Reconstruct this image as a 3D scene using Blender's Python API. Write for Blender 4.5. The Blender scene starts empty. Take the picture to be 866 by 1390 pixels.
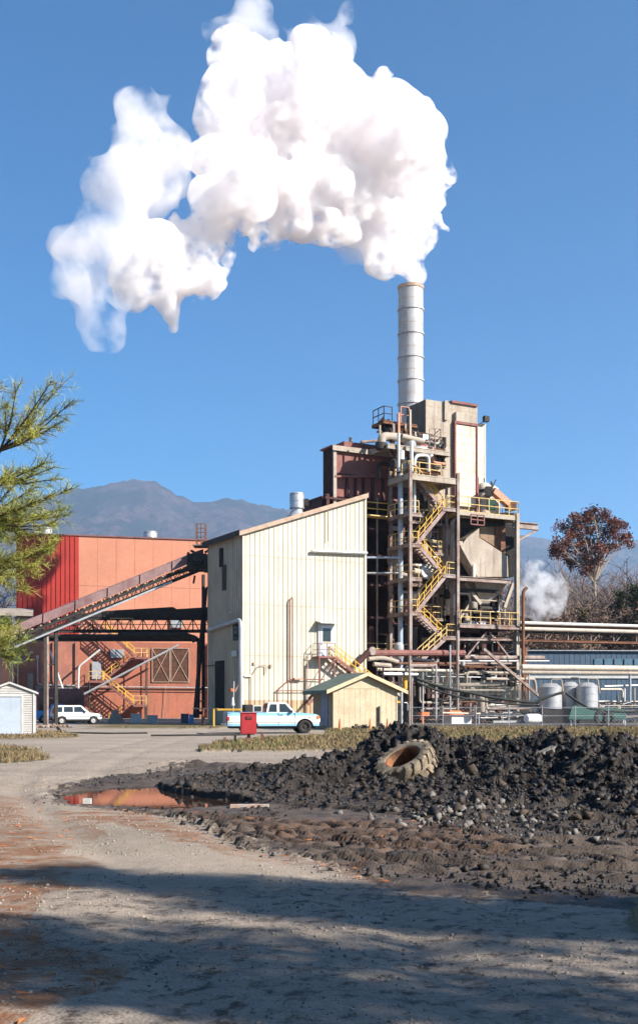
import bpy, bmesh, math, random
import numpy as np
from mathutils import Vector, Matrix, noise
F=1500.0; H=1.65; HY=957.0; CX=433.0          # photo calibration: focal length and horizon in photo pixels
rnd=random.Random(7)
sc=bpy.context.scene; col=sc.collection
V=Vector
def P(px,py,Y): return V(((px-CX)/F*Y, Y, H+(HY-py)/F*Y))
def GP(px,py):                                  # a point on level ground
    Y=H*F/(py-HY); return V(((px-CX)/F*Y,Y,0))
# ------------------------------------------------------------------ camera, sky, sun
cam=bpy.data.cameras.new('camera'); co=bpy.data.objects.new('camera',cam); col.objects.link(co); sc.camera=co
co.location=(0,0,H); co.rotation_euler=(math.pi/2,0,0)
cam.sensor_fit='HORIZONTAL'; cam.sensor_width=36; cam.lens=36*F/866; cam.shift_y=(HY-695)/866; cam.clip_end=30000; cam.clip_start=.1
SUN=V((0.757,-0.386,0.53)).normalized()
w=bpy.data.worlds.new('World'); sc.world=w; w.use_nodes=True
nt=w.node_tree; sky=nt.nodes.new('ShaderNodeTexSky'); sky.sky_type='NISHITA'; sky.sun_disc=False
sky.sun_elevation=math.asin(SUN.z); sky.sun_rotation=math.atan2(SUN.x,SUN.y)
sky.dust_density=.1; sky.ozone_density=3.4; sky.altitude=900; sky.air_density=1.0
hs=nt.nodes.new('ShaderNodeHueSaturation'); hs.inputs['Saturation'].default_value=1.65; hs.inputs['Hue'].default_value=.500; nt.links.new(sky.outputs[0],hs.inputs['Color'])
nt.links.new(hs.outputs[0],nt.nodes['Background'].inputs[0]); nt.nodes['Background'].inputs[1].default_value=0.057
L=bpy.data.lights.new('sun','SUN'); L.energy=5.0; L.angle=math.radians(.5); L.color=(1,.93,.83)
lo=bpy.data.objects.new('sun',L); col.objects.link(lo); lo.rotation_euler=SUN.to_track_quat('Z','Y').to_euler(); lo.location=(60,-40,60)
sc.view_settings.view_transform='Standard'; sc.view_settings.look='None'; sc.view_settings.exposure=1.3; sc.view_settings.gamma=1
cy=sc.cycles; cy.use_denoising=True; cy.volume_bounces=20; cy.max_bounces=24; cy.diffuse_bounces=3; cy.glossy_bounces=3; cy.transparent_max_bounces=16
cy.volume_step_rate=1; cy.volume_max_steps=96; cy.use_adaptive_sampling=True; cy.adaptive_threshold=.02
# ------------------------------------------------------------------ materials
MATS={}
def mat(name,c,c2=None,scale=1.5,rough=.8,metal=0.,streak=None,samt=.6,bump=0.,bscale=30.,fine=.12,spec=.3):
    """albedo c mottled towards c2 by noise; streak = colour of vertical runs of rust or dirt"""
    if name in MATS: return MATS[name]
    m=bpy.data.materials.new(name); m.use_nodes=True; nt=m.node_tree; N=nt.nodes; K=nt.links; b=N['Principled BSDF']
    b.inputs['Roughness'].default_value=rough; b.inputs['Metallic'].default_value=metal; b.inputs['Specular IOR Level'].default_value=spec
    tc=N.new('ShaderNodeNewGeometry')
    def nz(sc_,det=5,r=.6,vec=None):
        n=N.new('ShaderNodeTexNoise'); n.inputs['Scale'].default_value=sc_; n.inputs['Detail'].default_value=det; n.inputs['Roughness'].default_value=r
        K.new(vec or tc.outputs['Position'],n.inputs['Vector']); return n.outputs[0]
    def ramp(src,a,b_):
        g=N.new('ShaderNodeMapRange'); g.inputs[1].default_value=a; g.inputs[2].default_value=b_; g.interpolation_type='SMOOTHSTEP'; K.new(src,g.inputs[0]); return g.outputs[0]
    def mix(f,A,B,mode='MIX'):
        x=N.new('ShaderNodeMix'); x.data_type='RGBA'; x.blend_type=mode
        for i,s in ((6,A),(7,B)):
            if isinstance(s,tuple): x.inputs[i].default_value=(*s,1)
            else: K.new(s,x.inputs[i])
        if isinstance(f,float): x.inputs[0].default_value=f
        else: K.new(f,x.inputs[0])
        return x.outputs[2]
    c2=c2 or tuple(k*.7 for k in c)
    out=mix(ramp(nz(scale),.38,.68),c,c2)
    if fine: 
        f=nz(scale*14,3,.7); out=mix(fine,out,mix(ramp(f,.3,.7),(.0,.0,.0),(1.,1.,1.)),'OVERLAY')
    if streak:
        mp=N.new('ShaderNodeVectorMath'); mp.operation='MULTIPLY'; mp.inputs[1].default_value=(2.2,2.2,.16); K.new(tc.outputs['Position'],mp.inputs[0])
        s=ramp(nz(1.3,6,.65,mp.outputs[0]),.50,.72)
        mu=N.new('ShaderNodeMath'); mu.operation='MULTIPLY'; mu.inputs[1].default_value=samt; K.new(s,mu.inputs[0])
        out=mix(mu.outputs[0],out,streak)
    K.new(out,b.inputs['Base Color'])
    if bump:
        bp=N.new('ShaderNodeBump'); bp.inputs['Strength'].default_value=bump; bp.inputs['Distance'].default_value=.02; K.new(nz(bscale,4,.7),bp.inputs['Height']); K.new(bp.outputs[0],b.inputs['Normal'])
    MATS[name]=m; return m
M=dict(
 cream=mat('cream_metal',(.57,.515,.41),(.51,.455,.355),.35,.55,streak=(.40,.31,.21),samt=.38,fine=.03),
 shade=mat('cream_metal_shaded',(.42,.36,.28),(.34,.29,.22),.5,.6,streak=(.18,.15,.11),samt=.5,fine=.05),  # darker cream for the side wall, its shade put into the colour
 tanband=mat('weathered_base_panel',(.50,.36,.22),(.40,.28,.17),1.,.8,streak=(.2,.13,.08)),
 ply=mat('plywood_siding',(.51,.43,.30),(.43,.355,.24),1.2,.8,streak=(.42,.31,.18),samt=.4),
 trim=mat('brown_trim',(.42,.30,.22),(.33,.23,.16),2,.7),
 greenroof=mat('green_roofing',(.10,.14,.115),(.07,.105,.085),2,.6),
 red=mat('red_corrugated',(.37,.032,.022),(.31,.028,.02),.4,.6,streak=(.20,.025,.02),samt=.3),
 peach=mat('salmon_paint',(.54,.225,.14),(.47,.195,.12),.25,.75,streak=(.40,.18,.12),samt=.4,fine=.05),
 salmon=mat('faded_salmon_wall',(.40,.15,.10),(.29,.12,.085),.5,.85,streak=(.22,.13,.10),samt=.65),
 concrete=mat('dirty_concrete',(.34,.29,.24),(.22,.18,.15),1,.9,streak=(.12,.09,.07),bump=.3),
 oxide=mat('oxide_red_steel',(.23,.10,.085),(.17,.07,.06),1,.8,streak=(.09,.045,.035),samt=.6),
 darkox=mat('shaded_dark_oxide',(.075,.032,.03),(.05,.022,.02),1,.85,streak=(.03,.015,.013)),  # dark oxide; shade of side walls and open floors put into the colour
 rustc=mat('rusty_painted_column',(.30,.25,.225),(.19,.115,.09),1.2,.8,streak=(.13,.055,.03),samt=.7),
 tan=mat('stained_tan_sheet',(.37,.32,.26),(.30,.25,.20),.7,.75,streak=(.16,.11,.075),samt=.6),
 tan2=mat('pale_tan_panel',(.55,.49,.41),(.48,.41,.33),.8,.7,streak=(.30,.20,.13),samt=.5),
 rust=mat('rust_sheet',(.20,.09,.05),(.11,.055,.035),1.5,.9,streak=(.05,.03,.02)),
 rustdoor=mat('rusted_brown_door',(.11,.043,.026),(.045,.03,.022),3,.9,streak=(.05,.025,.02)),
 stack=mat('weathered_stack_steel',(.42,.42,.42),(.34,.34,.34),.6,.55,.15,streak=(.22,.17,.13),samt=.55),
 galv=mat('galvanised_metal',(.50,.51,.52),(.38,.39,.40),4,.4,.5,streak=(.3,.28,.26),samt=.3),
 silver=mat('silver_tank',(.46,.46,.46),(.36,.36,.36),1,.4,.3,streak=(.38,.34,.30),samt=.4),
 bluepipe=mat('blue_grey_pipe',(.34,.42,.52),(.26,.32,.40),2,.6,streak=(.18,.16,.15)),
 white=mat('white_enamel',(.58,.58,.56),(.48,.48,.46),2,.5,streak=(.4,.36,.3),samt=.3),
 yellow=mat('safety_yellow',(.66,.40,.05),(.52,.30,.05),3,.55,streak=(.35,.16,.05),samt=.4),
 yellowf=mat('faded_yellow_rail',(.66,.47,.17),(.48,.33,.14),3,.65,streak=(.3,.16,.07),samt=.5),
 black=mat('sooty_black_steel',(.028,.025,.024),(.045,.038,.033),3,.75,streak=(.06,.04,.03)),
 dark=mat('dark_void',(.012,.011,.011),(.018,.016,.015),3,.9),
 chute=mat('salmon_chute',(.50,.25,.17),(.42,.2,.13),2,.7),
 rubber=mat('black_rubber',(.022,.021,.02),(.035,.032,.03),6,.85),
 glass=mat('dark_glass',(.03,.04,.045),(.02,.025,.03),2,.06,spec=.6,fine=0),
 bluewall=mat('faded_blue_siding',(.06,.10,.15),(.075,.12,.17),.3,.7,streak=(.12,.16,.2),samt=.35),
 orange=mat('orange_plastic',(.75,.17,.04),(.6,.13,.04),3,.6),
 orangef=mat('dusty_orange_cone',(.62,.25,.10),(.5,.2,.09),5,.7),
 boxred=mat('faded_red_box',(.42,.035,.04),(.36,.035,.04),2,.5,streak=(.22,.03,.03),samt=.3),
 cover=mat('maroon_conveyor_cover',(.24,.15,.14),(.16,.085,.085),.6,.6,streak=(.30,.22,.19),samt=.4),
 siding=mat('white_grey_siding',(.46,.44,.42),(.40,.385,.36),1.5,.7,streak=(.35,.32,.28),samt=.35),
 rolldoor=mat('blue_grey_door',(.42,.48,.55),(.37,.43,.50),1.5,.6,streak=(.3,.32,.33),samt=.35),
 cream_paint=mat('cream_car_paint',(.78,.75,.68),(.74,.71,.63),3,.25,spec=.5,fine=.03),
 blue_paint=mat('light_blue_car_paint',(.26,.50,.68),(.24,.47,.64),3,.25,spec=.5,fine=.03),
 white_paint=mat('white_car_paint',(.75,.76,.77),(.72,.73,.74),3,.25,spec=.5,fine=.03),
 brightblue=mat('bright_blue_car_paint',(.03,.28,.62),(.03,.25,.55),3,.3,spec=.5,fine=.03),
 lampred=mat('red_lens',(.45,.02,.02),(.4,.02,.02),3,.2,spec=.5),
 lampamber=mat('amber_lens',(.85,.22,.02),(.8,.2,.02),3,.2,spec=.5),
 chrome=mat('bright_trim',(.5,.5,.5),(.35,.35,.35),3,.25,.8),
 bark=mat('grey_brown_bark',(.11,.085,.065),(.07,.055,.045),8,.95,bump=.5),
 palebark=mat('pale_bark',(.30,.25,.20),(.20,.16,.13),4,.95),
 rock=mat('broken_concrete',(.20,.185,.17),(.10,.09,.08),9,.9,bump=.3),
 net=mat('green_netting',(.035,.10,.075),(.03,.08,.065),.6,.9),
 darknet=mat('grey_hose',(.05,.055,.05),(.03,.03,.03),.6,.9),
)
SPLIT={'corner_trim','pilaster','support_post','inner_side_wall','diagonal_chute','trim_board','bumper','bed_rail','side_wall','wall_light','door_gap','door_handle','junction_box','mullion','gasket','light_pipe','white_pipe','barge_board','wheel_well','sooty_pipe','white_riser','roof_rail'}
# ------------------------------------------------------------------ mesh collecting
class MB:
    def __init__(s): s.v=[]; s.f=[]; s.m=[]; s.mi=0
    def face(s,pts):
        n=len(s.v); s.v+=[tuple(p) for p in pts]; s.f.append(tuple(range(n,n+len(pts)))); s.m.append(s.mi); return s
    def hexa(s,c):                                # 8 corners: bottom loop 0-3, top loop 4-7
        n=len(s.v); s.v+=[tuple(p) for p in c]
        for q in ((3,2,1,0),(4,5,6,7),(0,1,5,4),(1,2,6,5),(2,3,7,6),(3,0,4,7)): s.f.append(tuple(n+i for i in q)); s.m.append(s.mi)
        return s
    def box(s,a0,b0,z0,a1,b1,z1,fr=None):
        fr=fr or (lambda a,b,z:V((a,b,z)))
        a0,a1=min(a0,a1),max(a0,a1); b0,b1=min(b0,b1),max(b0,b1); z0,z1=min(z0,z1),max(z0,z1)
        return s.hexa([fr(a0,b0,z0),fr(a1,b0,z0),fr(a1,b1,z0),fr(a0,b1,z0),fr(a0,b0,z1),fr(a1,b0,z1),fr(a1,b1,z1),fr(a0,b1,z1)])
    def beam(s,A,B,w,h=None,up=V((0,0,1))):
        h=h or w; A=V(A); B=V(B); d=(B-A).normalized()
        if abs(d.dot(up))>.97: up=V((.88,.474,0))
        x=d.cross(up).normalized()*w/2; y=x.cross(d).normalized()*h/2
        return s.hexa([A-x-y,A+x-y,B+x-y,B-x-y,A-x+y,A+x+y,B+x+y,B-x+y])
    def ibeam(s,A,B,w,h):                         # H section: two flanges and a web
        A=V(A);B=V(B); d=(B-A).normalized(); up=V((0,0,1))
        if abs(d.z)>.9: up=V((.474,-.88,0))
        x=d.cross(up).normalized(); y=x.cross(d).normalized(); t=max(.03,h*.12)
        o=y*(h/2-t/2)
        s.beam(A+o,B+o,w,t,up); s.beam(A-o,B-o,w,t,up); s.beam(A,B,t,h-2*t,up); return s
    def tube(s,pts,r,n=8,caps=True,r2=None):
        pts=[V(p) for p in pts]; base=len(s.v); K=len(pts); pr=None
        for i,p in enumerate(pts):
            d=(pts[min(i+1,K-1)]-pts[max(i-1,0)]).normalized()
            if pr is None:
                x=d.cross(V((0,0,1)));
                if x.length<.05: x=d.cross(V((0,1,0)))
            else: x=pr-d*pr.dot(d)
            x.normalize(); pr=x; y=d.cross(x)
            R=r if r2 is None else r+(r2-r)*i/(K-1)
            for k in range(n):
                t=2*math.pi*k/n; s.v.append(tuple(p+x*(math.cos(t)*R)+y*(math.sin(t)*R)))
        for i in range(K-1):
            for k in range(n):
                a=base+i*n+k; b=base+i*n+(k+1)%n; s.f.append((a,b,b+n,a+n)); s.m.append(s.mi)
        if caps:
            s.f.append(tuple(base+k for k in range(n))[::-1]); s.m.append(s.mi)
            s.f.append(tuple(base+(K-1)*n+k for k in range(n))); s.m.append(s.mi)
        return s
    def pipe(s,pts,r,n=8,bend=3):                 # tube with rounded elbows
        pts=[V(p) for p in pts]; out=[pts[0]]
        for i in range(1,len(pts)-1):
            a,b,c=pts[i-1],pts[i],pts[i+1]; q=min(r*3,(a-b).length*.45,(c-b).length*.45)
            p0=b+(a-b).normalized()*q; p2=b+(c-b).normalized()*q
            for k in range(bend+1):
                t=k/bend; out.append(p0*(1-t)**2+b*2*t*(1-t)+p2*t*t)
        out.append(pts[-1]); return s.tube(out,r,n)
    def lathe(s,prof,c,axis=V((0,0,1)),n=24):
        c=V(c); ax=V(axis).normalized(); x=ax.orthogonal().normalized(); y=ax.cross(x); base=len(s.v); K=len(prof)
        for r,h in prof:
            for k in range(n):
                t=2*math.pi*k/n; s.v.append(tuple(c+ax*h+x*(r*math.cos(t))+y*(r*math.sin(t))))
        for i in range(K-1):
            for k in range(n):
                a=base+i*n+k; b=base+i*n+(k+1)%n; s.f.append((a,b,b+n,a+n)); s.m.append(s.mi)
        return s
    def prism(s,poly,ext):                        # planar polygon pushed along ext
        n=len(s.v); k=len(poly); e=V(ext); s.v+=[tuple(V(p)) for p in poly]+[tuple(V(p)+e) for p in poly]
        s.f.append(tuple(range(n,n+k))); s.m.append(s.mi); s.f.append(tuple(range(n+2*k-1,n+k-1,-1))); s.m.append(s.mi)
        for i in range(k):
            j=(i+1)%k; s.f.append((n+j,n+i,n+k+i,n+k+j)); s.m.append(s.mi)
        return s
    def build(s,name,m,parent=None,smooth=False,fix=True):
        if name in SPLIT and not isinstance(m,(list,tuple)):
            par=list(range(len(s.v)))
            def fd(i):
                while par[i]!=i: par[i]=par[par[i]]; i=par[i]
                return i
            for f in s.f:
                for j in f[1:]: par[fd(j)]=fd(f[0])
            gr={}
            for f in s.f: gr.setdefault(fd(f[0]),[]).append(f)
            if len(gr)>1:
                o=None
                for fs in gr.values():
                    ids=sorted({i for f in fs for i in f}); mp={i:k for k,i in enumerate(ids)}; t=MB(); t.v=[s.v[i] for i in ids]; t.f=[tuple(mp[i] for i in f) for f in fs]; t.m=[0]*len(t.f); o=t._build(name,m,parent,smooth,fix)
                return o
        return s._build(name,m,parent,smooth,fix)
    def _build(s,name,m,parent=None,smooth=False,fix=True):
        me=bpy.data.meshes.new(name); off=parent_loc(parent)
        me.from_pydata([(x-off.x,y-off.y,z-off.z) for x,y,z in s.v],[],s.f)
        ms=m if isinstance(m,(list,tuple)) else [m]
        for q in ms: me.materials.append(q)
        if len(ms)>1: me.polygons.foreach_set('material_index',s.m)
        if fix:
            bm=bmesh.new(); bm.from_mesh(me); bmesh.ops.recalc_face_normals(bm,faces=bm.faces); bm.to_mesh(me); bm.free()
        if smooth:
            me.polygons.foreach_set('use_smooth',[True]*len(me.polygons)); me.set_sharp_from_angle(angle=math.radians(35))
        o=bpy.data.objects.new(name,me); col.objects.link(o)
        if parent: o.parent=parent
        return o
def parent_loc(p):
    v=V((0,0,0))
    while p: v+=p.location; p=p.parent
    return v
def tag(o,label,cat,group=None,kind=None):
    o['label']=label; o['category']=cat
    if group: o['group']=group
    if kind: o['kind']=kind
    return o
def thing(name,label,cat,loc=(0,0,0),group=None):
    o=bpy.data.objects.new(name,None); o.empty_display_size=.3; col.objects.link(o); o.location=loc; return tag(o,label,cat,group)
def struct(o): o['kind']='structure'; return o
def copy_tree(o,parent=None):
    c=o.copy(); col.objects.link(c); c.parent=parent
    for ch in list(o.children): copy_tree(ch,c)
    return c
def raw(name,verts,faces,m,parent=None,smooth=False):
    """numpy arrays (n,3), (k,3|4)"""
    me=bpy.data.meshes.new(name); k=faces.shape[1]
    me.vertices.add(len(verts)); me.vertices.foreach_set('co',np.ascontiguousarray(verts,dtype=np.float32).ravel())
    me.loops.add(faces.size); me.loops.foreach_set('vertex_index',np.ascontiguousarray(faces,dtype=np.int32).ravel())
    me.polygons.add(len(faces)); me.polygons.foreach_set('loop_start',np.arange(0,faces.size,k,dtype=np.int32))
    if smooth: me.polygons.foreach_set('use_smooth',np.ones(len(faces),dtype=bool))
    me.update(calc_edges=True); me.validate()
    for q in (m if isinstance(m,(list,tuple)) else [m]): me.materials.append(q)
    o=bpy.data.objects.new(name,me); col.objects.link(o)
    if parent: o.parent=parent
    return o
# numpy noise
def _h(ix,iy,s):
    n=(ix*374761393+iy*668265263+s*982451653)&0xFFFFFFFF
    n=((n^(n>>13))*1274126177)&0xFFFFFFFF; n=n^(n>>16); return (n&0xFFFF)/65535.0
def vn(x,y,s=0):
    ix=np.floor(x).astype(np.int64); iy=np.floor(y).astype(np.int64); fx=x-ix; fy=y-iy; fx=fx*fx*(3-2*fx); fy=fy*fy*(3-2*fy)
    return (_h(ix,iy,s)*(1-fx)+_h(ix+1,iy,s)*fx)*(1-fy)+(_h(ix,iy+1,s)*(1-fx)+_h(ix+1,iy+1,s)*fx)*fy
def fbm(x,y,s=0,o=4,g=.5):
    r=0; a=1; t=0
    for i in range(o): r=r+a*vn(x,y,s+i*17); t+=a; a*=g; x=x*2.03+11.3; y=y*2.03+5.7
    return r/t
def inpoly(x,y,poly):
    r=np.zeros(x.shape,bool); n=len(poly)
    for i in range(n):
        x0,y0=poly[i]; x1,y1=poly[(i+1)%n]
        if y0==y1: continue
        c=((y0>y)!=(y1>y))&(x<(x1-x0)*(y-y0)/(y1-y0)+x0); r^=c
    return r
# ------------------------------------------------------------------ plant frame: a along the fronts, b away from the road
class Fr:
    """a level building frame: origin, direction of the front"""
    def __init__(s,ox,oy,ang): s.ox,s.oy=ox,oy; s.ux,s.uy=math.cos(math.radians(ang)),math.sin(math.radians(ang)); s.U=V((s.ux,s.uy,0)); s.B=V((-s.uy,s.ux,0))
    def __call__(s,a,b,z): return V((s.ox+a*s.ux-b*s.uy, s.oy+a*s.uy+b*s.ux, z))
    def A(s,px,b):
        k=(px-CX)/F; return (k*(s.oy+b*s.ux)-s.ox+b*s.uy)/(s.ux-k*s.uy)
    def B4(s,px,a):
        k=(px-CX)/F; return (s.ox+a*s.ux-k*(s.oy+a*s.uy))/(s.uy+k*s.ux)
    def Z(s,a,b,py): return H+(HY-py)/F*(s.oy+a*s.uy+b*s.ux)
    def Q(s,px,py,b): a=s.A(px,b); return s(a,b,s.Z(a,b,py))
    def AZ(s,px,py,b): a=s.A(px,b); return a,s.Z(a,b,py)
G=Fr(-6.04,88.0,28.3); U=G.U; B_=G.B; LA=G.A; LZ=G.Z; Q=G.Q; AZ=G.AZ
def rail(mb,pts,h=1.07,step=1.5,w=.05,mid=True,toe=False):
    """guard rail along a polyline of floor points"""
    pts=[V(p) for p in pts]; up=V((0,0,1))
    for A,B in zip(pts[:-1],pts[1:]):
        mb.beam(A+up*h,B+up*h,w); 
        if mid: mb.beam(A+up*h*.5,B+up*h*.5,w)
        if toe: mb.beam(A+up*.07,B+up*.07,w*.5,.12)
        n=max(1,round((B-A).length/step))
        for i in range(n+1):
            q=A.lerp(B,i/n); mb.beam(q,q+up*h,w)
def flight(root,A,B,wv,ms,mr,name='stair_flight',steps=None,rails=(0,1),w=.05,str_h=.26):
    """A upper, B lower point of the near stringer; wv across"""
    A=V(A);B=V(B);wv=V(wv); m=MB(); up=V((0,0,1))
    for o in (V((0,0,0)),wv): m.beam(A+o,B+o,.07,str_h)
    n=steps or max(4,round(abs(A.z-B.z)/.24))
    d=(B-A); d.z=0; d=d.normalized()
    for i in range(1,n):
        c=A.lerp(B,i/n); m.hexa([c-d*.13,c+d*.13,c+d*.13+wv,c-d*.13+wv,c-d*.13+up*.04,c+d*.13+up*.04,c+d*.13+wv+up*.04,c-d*.13+wv+up*.04])
    m.build(name,ms,root)
    if rails:
        r=MB()
        for k in rails:
            o=wv*k; r.beam(A+o+up*1.0,B+o+up*1.0,w); r.beam(A+o+up*.5,B+o+up*.5,w)
            for i in range(0,5): c=A.lerp(B,i/4)+o; r.beam(c,c+up*1.0,w)
        r.build('handrail',mr,root)
# ================================================================== GROUND
def gpoly(pts): return [tuple(GP(px,py)[:2]) for px,py in pts]
MUDP=gpoly([(62,1079),(95,1066),(180,1052),(250,1044),(330,1041),(450,1034),(505,1024),(540,1012),(866,1012),(1100,1014),(1500,1060),(1500,1330),(1000,1250),(866,1236),(600,1216),(520,1200),(430,1172),(330,1142),(240,1108),(120,1095),(75,1090)])
MUD2=gpoly([(200,1046),(250,1040),(420,1036),(430,1044),(330,1050),(230,1052)])
GRASSP=gpoly([(262,1021),(500,1021),(525,1017),(1300,1026),(1300,988.5),(560,988.5),(452,990),(436,1001),(350,1004),(296,1011)])
GRASSL=[gpoly([(-200,1037),(0,1037),(45,1033),(66,1027),(30,1016),(-200,1010)]),gpoly([(30,1005),(110,1003),(85,996),(45,993),(-60,996),(-60,1005)]),gpoly([(130,990),(300,990),(300,983),(130,983)])]
GRASSR=gpoly([(850,1222),(900,1215),(1300,1240),(1300,1400),(980,1400),(870,1270)])
NEED=[gpoly([(-150,1085),(60,1080),(95,1098),(200,1106),(330,1148),(520,1200),(640,1226),(500,1210),(300,1165),(200,1140),(110,1118),(60,1180),(-150,1240)]),
      gpoly([(-400,1175),(-10,1175),(50,1195),(95,1300),(120,1420),(-900,1420)]),
      gpoly([(120,1095),(260,1094),(330,1112),(620,1112),(680,1150),(600,1160),(430,1150),(300,1120),(180,1105)])]
PUD=gpoly([(86,1079),(120,1068),(200,1060),(290,1061),(322,1066),(350,1078),(330,1090),(270,1096),(200,1094),(110,1088)])
crx=np.array([-3.5,-2.0,-.5,.55,1.15,1.75,2.35,2.75,3.2,3.9,4.6,5.3,6.5,8.5,12,18.])
cry=np.array([24, 23, 22, 22,23,24,24,23.4,23,22,20.5,19,18,17.5,18,18.])
crz=np.array([.0, .14,.24,.36,.78,.98,.86,.66,.86,.76,.92,.80,.74,.68,.5,.0])
toe=np.array([22,19.9,18.2,17.2,16.4,15.6,15.0,14.8,14.2,13.5,12.9,12.4,11.9,11.5,12.5,16.])
def pile_h(x,y):
    yc=np.interp(x,crx,cry); h=np.interp(x,crx,crz); yt=np.interp(x,crx,toe)
    t=np.where(y<yc,(yc-y)/np.maximum(yc-yt,.5),(y-yc)/np.interp(x,crx,crz*1.6+1.2))
    s=np.clip(1-t,0,1); h=h*(s*s*(3-2*s)*.55+s*.45)+.04*(s>0); return np.maximum(0,h-.52*np.exp(-((x-1.72)/.95)**2-((y-20.3)/1.3)**2))
def pile_lumps(x,y):
    b=fbm(x*.9,y*.9,5,3)-.5; c=np.abs(fbm(x*2.6,y*2.6,9,3)-.5)*2; d=np.abs(vn(x*7,y*7,21)-.5)*2; e=np.abs(vn(x*16,y*16,23)-.5)*2
    return b*.55+(.32-c)*.48+(.45-d)*.20+(.45-e)*.08
tracks=[([(-2.2,15.2),(0,14.0),(2.0,13.0),(4.5,12.6),(9,12.3)],.42),([(-1.2,14.0),(.8,12.6),(3,11.6),(6,11.3),(10,11.2)],.40),([(-2.5,16.4),(-.6,15.2),(1.2,14.5),(2.2,14.1)],.32),([(-.2,12.0),(1.8,10.9),(4.5,10.4),(9,10.3)],.38)]
def track_h(x,y):
    out=np.zeros_like(x); cov=np.zeros_like(x)
    for k,(pts,wd) in enumerate(tracks):
        px=np.array([p[0] for p in pts]); py=np.array([p[1] for p in pts])
        yc=np.interp(x,px,py)+.12*(fbm(x*.7,x*0+k*9.,3,2)-.5); t=(y-yc)/wd; inside=(np.abs(t)<1)&(x>px[0])&(x<px[-1])
        ph=(x*3.4+np.abs(t)*1.1+k*.4+.5*(fbm(x*1.5,y*1.5,k+40,2)-.5))%1.0
        lug=np.where(ph<.46,1.,0.)*np.clip((1-np.abs(t))*4,0,1)*np.clip(np.abs(t)*6,0,1)*(fbm(x*1.3,y*1.3,k+90,3)>.38)
        out=np.where(inside,-.04+lug*.07*(.4+.9*vn(x*2,y*2,k+60)),out); cov=np.where(inside,1,cov)
        edge=np.exp(-((np.abs(t)-1.12)/.16)**2)*((x>px[0])&(x<px[-1])); out=out+edge*.05*(.3+1.2*vn(x*6,y*6,k+77))
    return out,cov
def masks(x,y,soft=False):
    if soft:
        acc=0
        for dx_,dy_ in ((0,0),(.25,.3),(-.3,.2),(.1,-.35),(-.2,-.3),(.4,-.1)): acc=acc+masks(x+dx_,y+dy_*np.clip(y/12,.7,3))[0]
        return acc/6
    wx=x+.5*(fbm(x*1.2,y*1.2,1,4)-.5)+.12*(vn(x*7,y*7,2)-.5); wy=y+(.5*(fbm(x*1.2,y*1.2,3,4)-.5))*np.clip(y/14,.5,2.5)
    mud=inpoly(wx,wy,MUDP).astype(float); mud2=inpoly(wx,wy,MUD2)&(fbm(x*1.4,y*.9,8,3)>.47); mud=np.maximum(mud,mud2)
    gx=x+1.2*(fbm(x*.8,y*.5,31,4)-.5); gy=y+3.*(fbm(x*.5,y*.3,33,4)-.5)*np.clip(y/60,.1,1)
    grass=inpoly(gx,gy,GRASSP).astype(float)
    for g in GRASSL+[GRASSR]: grass=np.maximum(grass,inpoly(gx,gy,g))
    nd=np.zeros_like(x)
    for g in NEED: nd=np.maximum(nd,inpoly(x+1.6*(fbm(x*.7,y*.7,51,3)-.5),y+2.2*(fbm(x*.6,y*.6,53,3)-.5),g))
    pud=inpoly(x+.35*(fbm(x*1.3,y*1.3,61,3)-.5),y+.9*(fbm(x*1.1,y*1.1,63,3)-.5),PUD).astype(float)
    return mud,grass,nd,pud
def sp_mask(x,y):
    d=np.hypot((x+2.7)/2.2,(y-20.9)/2.9)+.35*(fbm(x*.9,y*.9,161,3)-.5); return np.clip((1.12-d)*3,0,1)
RUTC=[GP(*p)[:2] for p in ((470,1420),(400,1260),(300,1180),(170,1120),(85,1075),(90,1045),(160,1020),(230,1002),(270,992))]
def rut(x,y):
    best=np.full(x.shape,99.)  # pines added out of view to block sky light and deepen the shadows
    for (x0,y0),(x1,y1) in zip(RUTC[:-1],RUTC[1:]):
        dx,dy=x1-x0,y1-y0; t=np.clip(((x-x0)*dx+(y-y0)*dy)/(dx*dx+dy*dy),0,1); best=np.minimum(best,np.hypot(x-x0-t*dx,y-y0-t*dy))
    return np.exp(-((best-.85)/.28)**2),best
def ground_h(x,y,mk=None):
    mud,grass,nd,pud=mk if mk is not None else masks(x,y)
    far=np.clip((75-y)/30,0,1)*np.clip((40-np.abs(x))/15,0,1)
    z=(fbm(x*.35,y*.35,71,3)-.5)*.06*far+(vn(x*13,y*13,73)-.5)*.008*(y<40)
    ru_,_=rut(x,y); z=z-ru_*.035*(.5+fbm(x*.8,y*.8,171,3))*(1-mud)
    ph=pile_h(x,y); on=np.clip(ph*6,0,1)
    z=z+ph+pile_lumps(x,y)*on*np.clip(.35+ph,0,1.1)
    th,cov=track_h(x,y); flat=mud*(1-on)
    z=z+flat*(th+(np.abs(fbm(x*3.1,y*3.1,81,3)-.5)*-.11+.012)*(1-cov*.8)+(vn(x*9,y*9,83)-.5)*.028)
    ridge=np.exp(-((y-(28.4+.6*np.sin(x*1.3)))/.55)**2)*np.clip((x+5.2)/1.,0,1)*np.clip((1.2-x)/1.,0,1)
    z=z+ridge*.16*(.3+fbm(x*2.5,y*2.5,87,3)*1.3)
    z=z+np.exp(-((y-(21.2+.4*np.sin(x*2)))/.9)**2)*np.clip((x+1.1)/.6,0,1)*np.clip((1.0-x)/.8,0,1)*.24*(.3+fbm(x*2.9,y*2.9,88,3)*1.2)
    z=z-.13*sp_mask(x,y)*(on<.3)
    z=z+grass*(y>38)*(y<80)*(.05+.10*fbm(x*.9,y*.9,91,3))
    return z
def rng(a,b,s): return np.arange(a,b,s)
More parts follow.
